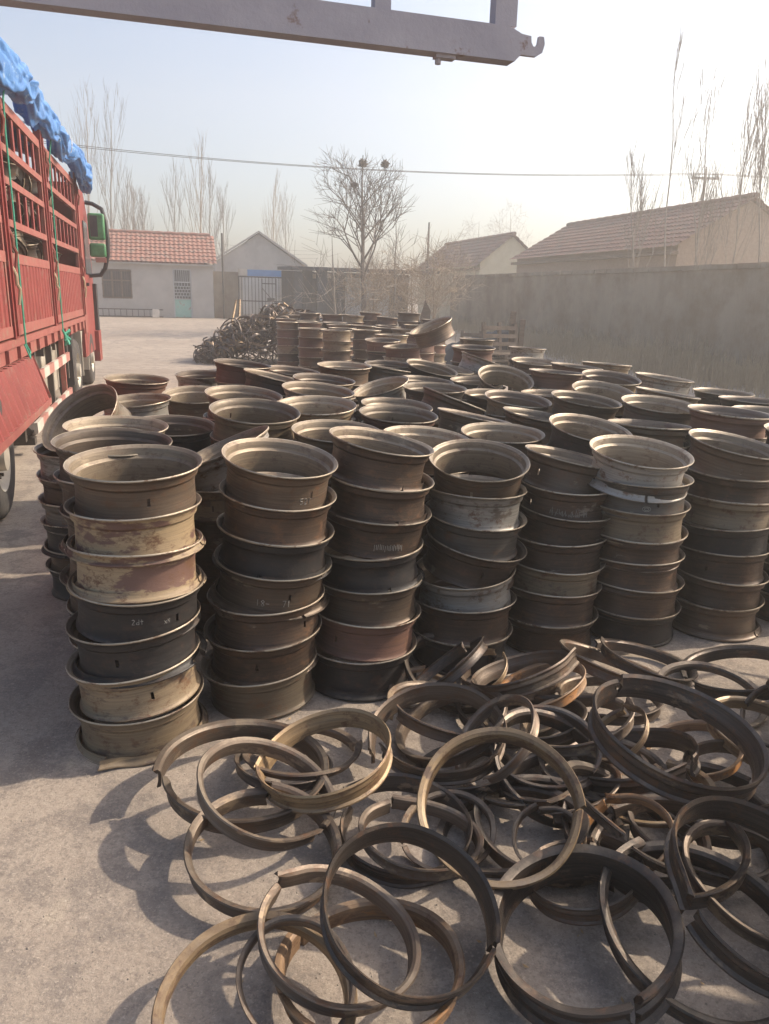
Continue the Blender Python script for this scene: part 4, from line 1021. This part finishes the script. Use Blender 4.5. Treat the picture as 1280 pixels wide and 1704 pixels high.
# gable house behind
GP = atz(507, 520, .4); GP = atY(507, 520, 50); GP.z = .4
gh = thing('gable_house', 'pale grey gable ended house behind the barred gate', 'house', tuple(GP), hrz)
ge = hit(503, 440, GP); gl_ = hit(357, 438, GP); ga = hit(430, 389, GP)
g = MB(); xm = (ge[0] + gl_[0]) / 2; ze = (ge[1] + gl_[1]) / 2
g.prism([(gl_[0], 0), (ge[0], 0), (ge[0], ze), (xm, ga[1]), (gl_[0], ze)], (0, 0, 0), (1, 0, 0), (0, 0, 1), (0, 1, 0), 7)
g.build('wall', M_plaster, gh, smooth=0)
g = MB(); 
for sx, x0 in ((1, gl_[0]), (-1, ge[0])):
    g.prism([(x0 - sx * .3, ze - .10), (xm, ga[1] + .05), (xm, ga[1] + .17), (x0 - sx * .3, ze + .03)], (0, -.2, 0), (1, 0, 0), (0, 0, 1), (0, 1, 0), 7.4)
g.build('roof', M_plaster, gh, smooth=0)
a = hit(398, 448, GP); b = hit(468, 461, GP)
MB().box(a[0], b[0], -.08, -.01, b[1], a[1]).build('blue_panel', M_blue, gh)
MB().box(hit(404, 460, GP)[0], hit(466, 460, GP)[0], -.03, -.002, .1, b[1] - .01).build('shutter', M_sheet, gh)
a = hit(397, 447); b = hit(411, 459)
o = MB().box(a[0], b[0], -.25, .15, b[1], a[1]); o.box(a[0] + .05, b[0] - .2, -.26, -.25, b[1] + .05, a[1] - .05); o = o.build('air_conditioner', M_white); o.location = HB; o.rotation_euler = (0, 0, hrz); tag(o, 'white outdoor air conditioner unit on the grey wall beside the barred gate', 'air conditioner')
MB().box(a[0], b[0], .0, .19, b[1] - .06, b[1] - .003).build('bracket', M_steel_dark, o)

# barred yard gate
BG = HB + nrm * 0
a = hit(396, 459, off=-.4); b = hit(492, 461, off=-.4)
yg = thing('barred_gate', 'black barred yard gate with a small door in it', 'gate', tuple(HB), hrz)
zt = a[1]; x0, x1 = a[0], b[0]
g = MB(); g.box(x0, x1, -.43, -.37, zt - .06, zt); g.box(x0, x1, -.43, -.37, .1, .16); g.box(x0, x1, -.43, -.37, zt * .42, zt * .42 + .05); g.box(x0, x0 + .07, -.435, -.365, 0, zt); g.box(x1 - .07, x1, -.435, -.365, 0, zt); g.build('gate_frame', M_black, yg)
n = 17; g = MB()
for i in range(1, n): x = x0 + (x1 - x0) * i / n; g.box(x - .014, x + .014, -.415, -.385, .16, zt - .06)
g.build('bars', M_black, yg)
xa, xb = x0 + (x1 - x0) * .40, x0 + (x1 - x0) * .66
g = MB(); g.box(xa, xa + .05, -.46, -.44, .1, zt - .1); g.box(xb - .05, xb, -.46, -.44, .1, zt - .1); g.box(xa, xb, -.46, -.44, zt - .38, zt - .33); g.beam((xa, -.45, zt * .75), (xb, -.45, zt * .35), .02, .03)
g.box(xa + .3, xa + .7, -.49, -.46, zt * .42, zt * .42 + .2); g.build('wicket_door', M_black, yg)

# open shed with slate columns to the right of the gate
g0 = HB
shed = thing('open_shed', 'open fronted shed with slate grey columns and flat roof beside the gate', 'shed', tuple(HB), hrz)
for xa, xb, ty, off in ((490, 503, 452, -.9), (505, 520, 447, -.2), (528, 545, 444, -.9), (562, 572, 446, .2)):
    a = hit(xa, ty, off=off); b = hit(xb, ty, off=off); c = MB(); c.box(a[0], b[0], off, off + .35, 0, a[1]); co = c.build('column', M_slate, shed)
    MB().box(a[0] - .05, b[0] + .05, off - .05, off + .40, .0, .25).build('column_base', M_sheet, co)
a = hit(486, 448, off=-1.3); b = hit(640, 452, off=-1.3)
g = MB(); g.prism([(-1.3, a[1] + .0), (4.5, a[1] + .10), (4.5, a[1] + .28), (-1.3, a[1] + .16)], (a[0], 0, 0), (0, 1, 0), (0, 0, 1), (1, 0, 0), b[0] - a[0] + 3.2); g.build('roof', M_slate, shed)
g = MB(); g.box(a[0] + .2, b[0] + 3, 4.0, 4.2, 0, a[1] + .05); g.build('back_wall', M_slate, shed)  # dark slate here stands in for the shade inside the shed
xs0 = hit(575, 480, off=.5)[0]; xs1 = hit(648, 480, off=.5)[0]
g = MB(); n = 60
vs = [(xs0 + (xs1 - xs0) * i / n, .5 + (.05 if i % 2 else 0), z) for z in (0, a[1] - .3) for i in range(n + 1)]
g.add(vs, [(i, i + 1, n + 2 + i, n + 1 + i) for i in range(n)]); g.build('sheet_cladding', M_sheet, shed, fix=False)
for xx in (524, 548):
    q = hit(xx, 460, off=.0); o = MB().box(q[0] - .12, q[0] + .12, -.02, .02, q[1] - .1, q[1] + .15).build('lamp_box', M_white, shed)

# long boundary wall on the right, parallel to the truck
WA = atz(1280, 640); WA2 = WA - td * 9.5
wl_ = 9.5 + 23.5; wh = None
d = ray(1280, 436); nn = nrm; k = (WA - CP).dot(nn) / d.dot(nn); wtop = (CP + d * k).z
wall = thing('boundary_wall', 'long weathered rendered wall with coping along the right side of the yard', 'wall', (WA2.x, WA2.y, 0), TRZ)
MB().box(0, .26, 0, wl_, -.1, wtop - .14).build('wall_body', M_oldwall, wall, smooth=0)
g = MB()
for i in range(int(wl_ / .8)): y = i * .8; g.box(-.05 - .01 * (i % 3), .31, y + .01, y + .79, wtop - .14 + .004 * (i % 2), wtop - .005 * (i % 3))
g.build('coping', M_oldwall, wall, smooth=0)

def yard_house(name, label, X0, Y0_, length, width, z_e, z_r, wallm, tilem, gz_, gable=True, step=.34):
    """ridge runs along the yard; root at the near corner on the yard side"""
    h = thing(name, label, 'house', (X0, Y0_, 0), TRZ)
    g = MB(); g.prism([(0, 0), (width, 0), (width, z_e), (width / 2, z_r - .1), (0, z_e)], (0, 0, 0), (1, 0, 0), (0, 0, 1), (0, 1, 0), length)
    g.build('wall', wallm, h, smooth=0)
    # tiled slopes: build along +x then turn
    w2 = width / 2 + .35; ext = .35; zl = z_e - .35 * (z_r - z_e) / (width / 2)
    r1 = tiled_roof(length + .5, w2, zl, z_r, 'roof', tilem, h, step=step); m1_ = Matrix.Translation((-.35, length + .25, 0)) @ Matrix.Rotation(-pi / 2, 4, 'Z'); r1.matrix_local = m1_
    r2 = tiled_roof(length + .5, w2, zl, z_r, 'rear_roof_slope', tilem, h, step=step); r2.matrix_local = Matrix.Translation((width + .35, -.25, 0)) @ Matrix.Rotation(pi / 2, 4, 'Z')
    g = MB(); g.tube([(width / 2, -.25 + .35 * i, z_r + .06 + .025 * (i % 2)) for i in range(int((length + .5) / .35) + 1)], .10, 8); rt_ = g.build('ridge_tiles', tilem, r1); rt_.matrix_local = m1_.inverted()
    MB().box(-.30, -.02, -.1, length + .1, z_e - .42, z_e - .30).build('eave_board', M_wood, h)
    return h
# big brown-roofed house behind the wall
lc_ = atY(850, 440, 42.0)         # far eave corner
ze3 = lc_.z
rr = atY(925, 376, 43.0)
rd = rr
best = min((abs(px(Vector((lc_.x, lc_.y, rr.z)) + nrm * 3.15 - td * (L_ * .1))[0] - 1252), L_ * .1) for L_ in range(50, 260)); yl = best[1]
c3 = Vector((lc_.x, lc_.y, 0)) - td * yl
yard_house('long_tiled_house', 'long brown tiled house rising behind the right boundary wall', c3.x + .35 * nrm.x, c3.y + .35 * nrm.y, yl, 5.6, ze3 + .4, rr.z, M_brick, M_tile_old, 0)
# cream gabled house beyond
ap = atY(853, 391, 47); el = atY(799, 436, 46.4)
hw = (ap - el).dot(nrm)
yard_house('cream_gable_house', 'smaller dark roofed house with a cream gable end, beyond the wall', el.x, el.y, 11.5, 2 * hw, el.z, ap.z, M_cream, M_tile_old, 0)

# ------------------------------------------------------------------ bare trees
def branch(g, p, d, L_, r, depth, r_, up=.25, spread=.5, kids=3, seg=4, gut=4):
    pts = [Vector(p)]; dd = Vector(d).normalized()
    for i in range(gut):
        dd = (dd + Vector((r_.uniform(-.12, .12), r_.uniform(-.12, .12), up * .15))).normalized(); pts.append(pts[-1] + dd * (L_ / gut))
    g.tube(pts, [r * (1 - .6 * i / gut) for i in range(gut + 1)], seg, cap=False)
    if depth <= 0: return
    for k in range(kids):
        t = r_.uniform(.35, 1.0); i = min(int(t * gut), gut - 1)
        q = pts[i].lerp(pts[i + 1], t * gut - i)
        a = r_.uniform(0, 6.28); side = dd.orthogonal().normalized(); side.rotate(Quaternion(dd, a))
        nd = (dd * (1 - spread * .6) + side * spread * r_.uniform(.6, 1.2) + Vector((0, 0, up))).normalized()
        branch(g, q, nd, L_ * r_.uniform(.55, .8), max(r * .55, .008), depth - 1, r_, up, spread, kids, 3, 3)
def tree(name, label, x, ybase, Y, ytop, group=None, style='poplar', seed=1, mat=None, xt=None, rr=.05, n=16, depth=2, cat='tree', th=1.0):
    r_ = random.Random(seed); b = atY(x, ybase, Y); b.z = gz(Y); t_ = atY(xt or x, ytop, Y); Hh = t_.z - b.z
    root = thing(name, label, cat, tuple(b), 0, group)
    top = Vector((t_.x - b.x, 0, Hh)); mt = mat or M_bark
    g = MB(); N_ = 8
    pts = [top * (i / N_) + Vector((.03 * Hh * sin(i * 1.9 + seed) * .15, .02 * Hh * sin(i * 1.3 + seed) * .2, 0)) * (1 if i else 0) for i in range(N_ + 1)]
    g.tube(pts, [rr * th * (1 - .9 * (i / N_)) + .006 * th for i in range(N_ + 1)], 6); g.build('trunk', mt, root)
    c = MB()
    if style == 'vase':
        for k in range(n):
            t = .30 + .5 * k / n; a = k * 2.4 + seed; i = min(int(t * N_), N_ - 1); q = pts[i].lerp(pts[i + 1], t * N_ - i)
            d = Vector((cos(a) * .8, sin(a) * .8, .75 + t * .5))
            branch(c, q, d, Hh * (.36 - .22 * t), rr * th * .55 * (1.1 - t), depth, r_, .14, .62, 4)
        n = 0
    for k in range(n):
        if style == 'poplar': t = .25 + .7 * (k + r_.random()) / n; L_ = Hh * (.30 * (1 - t) + .10); w9 = .8 if cat == 'tree' and name == 'bare_sapling' and n > 20 else .35; L_ *= 1 + w9 - .35; d = Vector((r_.uniform(-w9, w9), r_.uniform(-w9, w9), 1)); sp = .28; up_ = .5 if w9 < .5 else .25
        elif style == 'round': t = .26 + .70 * (k + r_.random()) / n; L_ = Hh * (.25 * (1.15 - abs(t - .45) * 1.3)); a = r_.uniform(0, 6.3); d = Vector((cos(a) * .9, sin(a) * .9, .55)); sp = .75; up_ = .06
        else: t = r_.uniform(0, .5); L_ = Hh * r_.uniform(.3, .6); a = r_.uniform(0, 6.3); d = Vector((cos(a) * .7, sin(a) * .7, r_.uniform(.4, 1.4))); sp = .7; up_ = .05
        i = min(int(t * N_), N_ - 1); q = pts[i].lerp(pts[i + 1], t * N_ - i)
        branch(c, q, d, L_, rr * th * (.42 if style != 'bush' else .3) * (1.05 - t), depth, r_, up_, sp, 4 if style != 'poplar' else 3)
    c.build('crown', mt, root, smooth=0, fix=False)
    return root, b, Hh
PG = 'bare poplars beyond the houses'
PL = [(150,60,180,'tallest thin poplar behind the truck mirror'), (183,58,185,'slim poplar just right of the truck mirror'), (208,62,300,'short poplar above the left end of the tiled roof'), (226,66,325,'bushy low tree above the middle of the tiled roof'), (243,66,335,'second bushy low tree above the tiled roof'), (289,62,292,'bushy poplar above the right half of the tiled roof'), (331,60,258,'tall poplar above the right end of the tiled roof'), (352,62,295,'slender poplar left of the thin dark post'), (376,62,325,'short slender poplar over the grey wall section'), (453,70,310,'slim poplar right of the grey gable peak'), (472,72,335,'short poplar right of the grey gable peak')]
for i, (x, Y, yt, lb) in enumerate(PL):
    tree('poplar_tree', lb + ', leafless', x, 500, Y, yt, PG, 'poplar', 20 + i, M_bark if i % 3 else M_twig, xt=x + (-6, 3, 5, -4)[i % 4], rr=.09, n=14 if i not in (3, 4) else 24, depth=2)
# central tree with nests
root, tb, th_ = tree('bare_tree', 'leafless round crowned tree with dark nests standing in front of the shed', 605, 560, 33, 258, None, 'vase', 5, M_bark_dark, xt=603, rr=.12, n=13, depth=3, th=1.1)
tb2 = atY(655, 560, 34)
for x, y, s_, lb in ((604, 272, .15, 'dark bird nest at the very top of the central tree'), (641, 273, .14, 'dark bird nest in the upper right of the central tree crown'), (590, 308, .11, 'small bird nest lower on the left of the central tree crown')):
    c = atY(x, y, 33); g = MB()
    for k in range(150):
        a = rnd.uniform(0, 6.3); b_ = rnd.uniform(-1, 1); d = Vector((cos(a) * math.sqrt(1 - b_ * b_), sin(a) * math.sqrt(1 - b_ * b_), b_ * .9)) * s_ * rnd.uniform(.6, 1)
        t_ = Vector((rnd.uniform(-1, 1), rnd.uniform(-1, 1), rnd.uniform(-.6, .6))).normalized() * s_ * .6
        g.tube([c + d - t_, c + d * 1.03, c + d + t_], .014, 3)
    tag(g.build('bird_nest', M_bark_dark, smooth=0, fix=False), lb, 'bird nest', 'nests in the central tree')
    q = c - Vector((0, 0, s_))
tree('bare_tree', 'second leafless tree stem right of the central tree, lighter bark', 655, 560, 34.5, 345, None, 'vase', 9, M_bark, xt=660, rr=.05, n=4, depth=2)
tree('bare_tree', 'thin leafless sapling curving between the shed columns and wide rims', 560, 560, 31, 392, None, 'bush', 12, M_bark, xt=552, rr=.05, n=9, depth=2)
for i, (x, Y, yt, yb, lb) in enumerate(((685, 36, 432, 560, 'tan leafless thicket left of the dark pole'), (722, 34, 418, 560, 'tan twiggy bush against the far end of the boundary wall'), (622, 34.5, 440, 560, 'low tan brush crowding the foot of the central tree'))):
    tree('twiggy_bush', lb, x, yb, Y, yt, 'tan bushes at the far end of the wall', 'bush', 40 + i, M_twig, rr=.05, n=18, depth=3, cat='bush')
tree('bare_tree', 'small round leafless tree far away over the cream gable house', 797, 470, 75, 370, None, 'round', 50, M_bark, rr=.09, n=16)
tree('bare_tree', 'wider leafless tree far away between cream gable and long roof', 850, 470, 75, 352, None, 'round', 51, M_bark, rr=.1, n=20)
for i, (x, xt, Y, yt, n, lb) in enumerate(((1100, 1126, 27, 100, 5, 'tall thin bare sapling rising over the middle of the wall'), (1150, 1184, 26, 150, 5, 'second tall bare sapling, right of the tallest one'), (1060, 1050, 28, 285, 12, 'low bare sapling left of the tallest one'), (1205, 1250, 24, 190, 12, 'branchy bare tree by the right edge over the wall'), (1262, 1275, 22.5, 150, 12, 'branchy bare tree cut by the right edge'), (1180, 1150, 25, 300, 12, 'bushy bare undergrowth tree above the wall at right'))):
    tree('bare_sapling', lb, x, 560, Y, yt, 'bare saplings behind the right wall', 'poplar', 60 + i, M_bark, xt=xt, rr=.03, n=n + (7 if n >= 12 else 0), depth=2)

# poles and wires
def pole(name, label, x, Y, yt, r=.12, arms=True, mat=None):
    b = atY(x, 480, Y); b.z = gz(Y); t_ = atY(x, yt, Y); Hh = t_.z - b.z
    root = thing(name, label, 'pole', tuple(b))
    MB().tube([(0, 0, 0), (0, 0, Hh)], [r, r * .6], 10).build('shaft', mat or M_conc, root)
    if arms:
        MB().box(-.75, .75, -.06, .06, Hh - .45, Hh - .33).build('crossarm', M_conc, root)
        for x_ in (-.65, .0, .65): MB().lathe([(.0, 0), (.05, 0), (.07, .06), (.04, .1), (.05, .18), (0, .2)], 10, 'z', (x_, 0, Hh - (.33 if x_ else -.01))).build('insulator', M_conc, root)
    return b, Hh
pb, pH = pole('utility_pole', 'concrete utility pole with crossarm behind the long tiled roof', 1150, 45, 283)
pole('utility_pole', 'plain dark pole standing right of the central tree', 710, 55, 370, .10, False, M_steel_dark)
for off, dz in ((-.65, 0), (.65, .0)):
    a = Vector((pb.x + off, pb.y, pb.z + pH - .15)); b = atY(-220, 196 + (5 if off > 0 else 0), 38)
    pts = []
    for i in range(41):
        t_ = i / 40; q = a.lerp(b, t_); q.z -= 1.35 * 4 * t_ * (1 - t_) * .62; pts.append(q)
    a2 = a + (a - b).normalized() * 40
    pts = [a2] + pts
    tag(MB().tube(pts, .013, 4).build('power_line', M_steel_dark), ('upper' if off < 0 else 'lower') + ' power wire crossing the sky from the truck to the utility pole', 'wire', 'power wires')
for k in range(3):
    a = atY(340, 402 + k * 9, 52); b = atY(530, 418 + k * 6, 56)
    tag(MB().tube([a.lerp(b, t_ / 10) - Vector((0, 0, .5 * t_ / 10 * (1 - t_ / 10))) for t_ in range(11)], .008, 3).build('service_wire', M_steel_dark), ['top', 'middle', 'lowest'][k] + ' thin wire running from the grey gable house to the shed', 'wire', 'service wires by the gable house')

# ------------------------------------------------------------------ debris and weeds by the wall
def pallet(x, y, z, rz_, ry, label, w=1.1, l=1.0):
    root = thing('pallet', label, 'pallet', (x, y, z), rz_, 'old pallets by the wall'); root.rotation_euler = (ry, 0, rz_)
    g = MB()
    for i in range(6): g.box(-w / 2, w / 2, i * l / 6, i * l / 6 + .10, .10, .12)
    g.build('deck_boards', M_wood, root)
    g = MB()
    for x_ in (-w / 2, -.04, w / 2 - .08): g.box(x_, x_ + .08, 0, l, 0, .10)
    g.build('bearers', M_wood, root)
q = atY(835, 560, 21)
pallet(q.x, q.y, .02, .3, rad(78), 'broken pallet standing upright against the other by the wall', 1.0, 1.25)
pallet(q.x - .55, q.y + .5, .02, -.3, rad(70), 'grey broken pallet leaning behind the upright pallet')
pallet(q.x + .1, q.y - .4, .35, .2, .05, 'flat pallet on top of the low junk by the wall')
pallet(q.x + .2, q.y - .35, .18, .5, .03, 'flat pallet in the middle of the low junk by the wall')
pallet(q.x + .15, q.y - .4, .02, .1, 0, 'flat pallet at the bottom of the low junk by the wall')
for i, (xx, hh) in enumerate(((850, 1.55), (866, 1.35))):
    q = atY(xx, 560, 21.4); o = MB().beam((q.x, q.y, 0), (q.x + .03, q.y, hh), .16, .14).build('timber_post', M_wood); tag(o, ['taller', 'shorter'][i] + ' square timber post standing in the junk by the wall', 'post', 'timber posts by the wall')
q = atY(768, 560, 22); g = MB(); nx = 24; ny = 12
vs = [(q.x - 1.2 + 2.6 * i / nx, q.y - .6 + 1.4 * j / ny, (.15 + .95 * (i / nx) ** .8) * sin(pi * j / ny) ** .7 + .05 * sin(i * 2.1 + j * 3.3) + .02) for j in range(ny + 1) for i in range(nx + 1)]
g.add(vs, [(j * (nx + 1) + i, j * (nx + 1) + i + 1, (j + 1) * (nx + 1) + i + 1, (j + 1) * (nx + 1) + i) for j in range(ny) for i in range(nx)])
tag(g.build('net_cover', M_slate, fix=False, smooth=60), 'dark net heaped over junk left of the upright pallet', 'net')
q = atY(706, 520, 24); o = MB().prism([(-.25, 0), (.28, 0), (.16, .9), (.2, 1.45), (.02, 1.75), (-.1, 1.3), (-.14, .7)], (q.x, q.y, 0), (1, 0, 0), (0, 0, 1), (0, 1, 0), .25).build('tree_stump', M_wood); tag(o, 'ragged brown broken stump standing behind the far rim stacks', 'stump')
# dry weeds along the wall foot
g = MB(); r_ = random.Random(3)
for i in range(14000):
    s = r_.uniform(.0, 1); L_ = wl_ * s; base = WA2 + td * L_ - nrm * (abs(r_.gauss(0, 1.1)) + .05)
    clump = .5 + .5 * sin(L_ * 1.7) * sin(L_ * .63 + 1)
    h = r_.uniform(.2, .6) + .85 * clump * r_.random()
    a = r_.uniform(0, 6.3); ln = r_.uniform(0, .35) * h
    p1 = base + Vector((cos(a) * ln * .4, sin(a) * ln * .4, h * .6)); p2 = base + Vector((cos(a) * ln, sin(a) * ln, h))
    w_ = r_.uniform(.004, .012); c_ = Vector((w_, 0, 0))
    g.add([base - c_, base + c_, p1 + c_ * .7, p1 - c_ * .7, p2], [(0, 1, 2, 3), (3, 2, 4)])
tag(g.build('dry_weeds', M_dry, smooth=0, fix=False), 'dry straw coloured weeds growing along the foot of the boundary wall', 'weeds', kind='stuff')

# ------------------------------------------------------------------ haze
hz = MB().box(-70, 70, -12, 110, -1.2, 26).build('haze', None, smooth=0)
hz.data.materials.clear()
mt = bpy.data.materials.new('hazy_air'); mt.use_nodes = True; nt = mt.node_tree; nt.nodes.clear()
out = nt.nodes.new('ShaderNodeOutputMaterial'); pv = nt.nodes.new('ShaderNodeVolumePrincipled')
pv.inputs['Color'].default_value = (.97, .94, .89, 1); pv.inputs['Density'].default_value = .0060; pv.inputs['Anisotropy'].default_value = .55
nt.links.new(pv.outputs[0], out.inputs['Volume']); hz.data.materials.append(mt)
tag(hz, 'thin pale haze hanging over the whole yard', 'haze', kind='stuff')
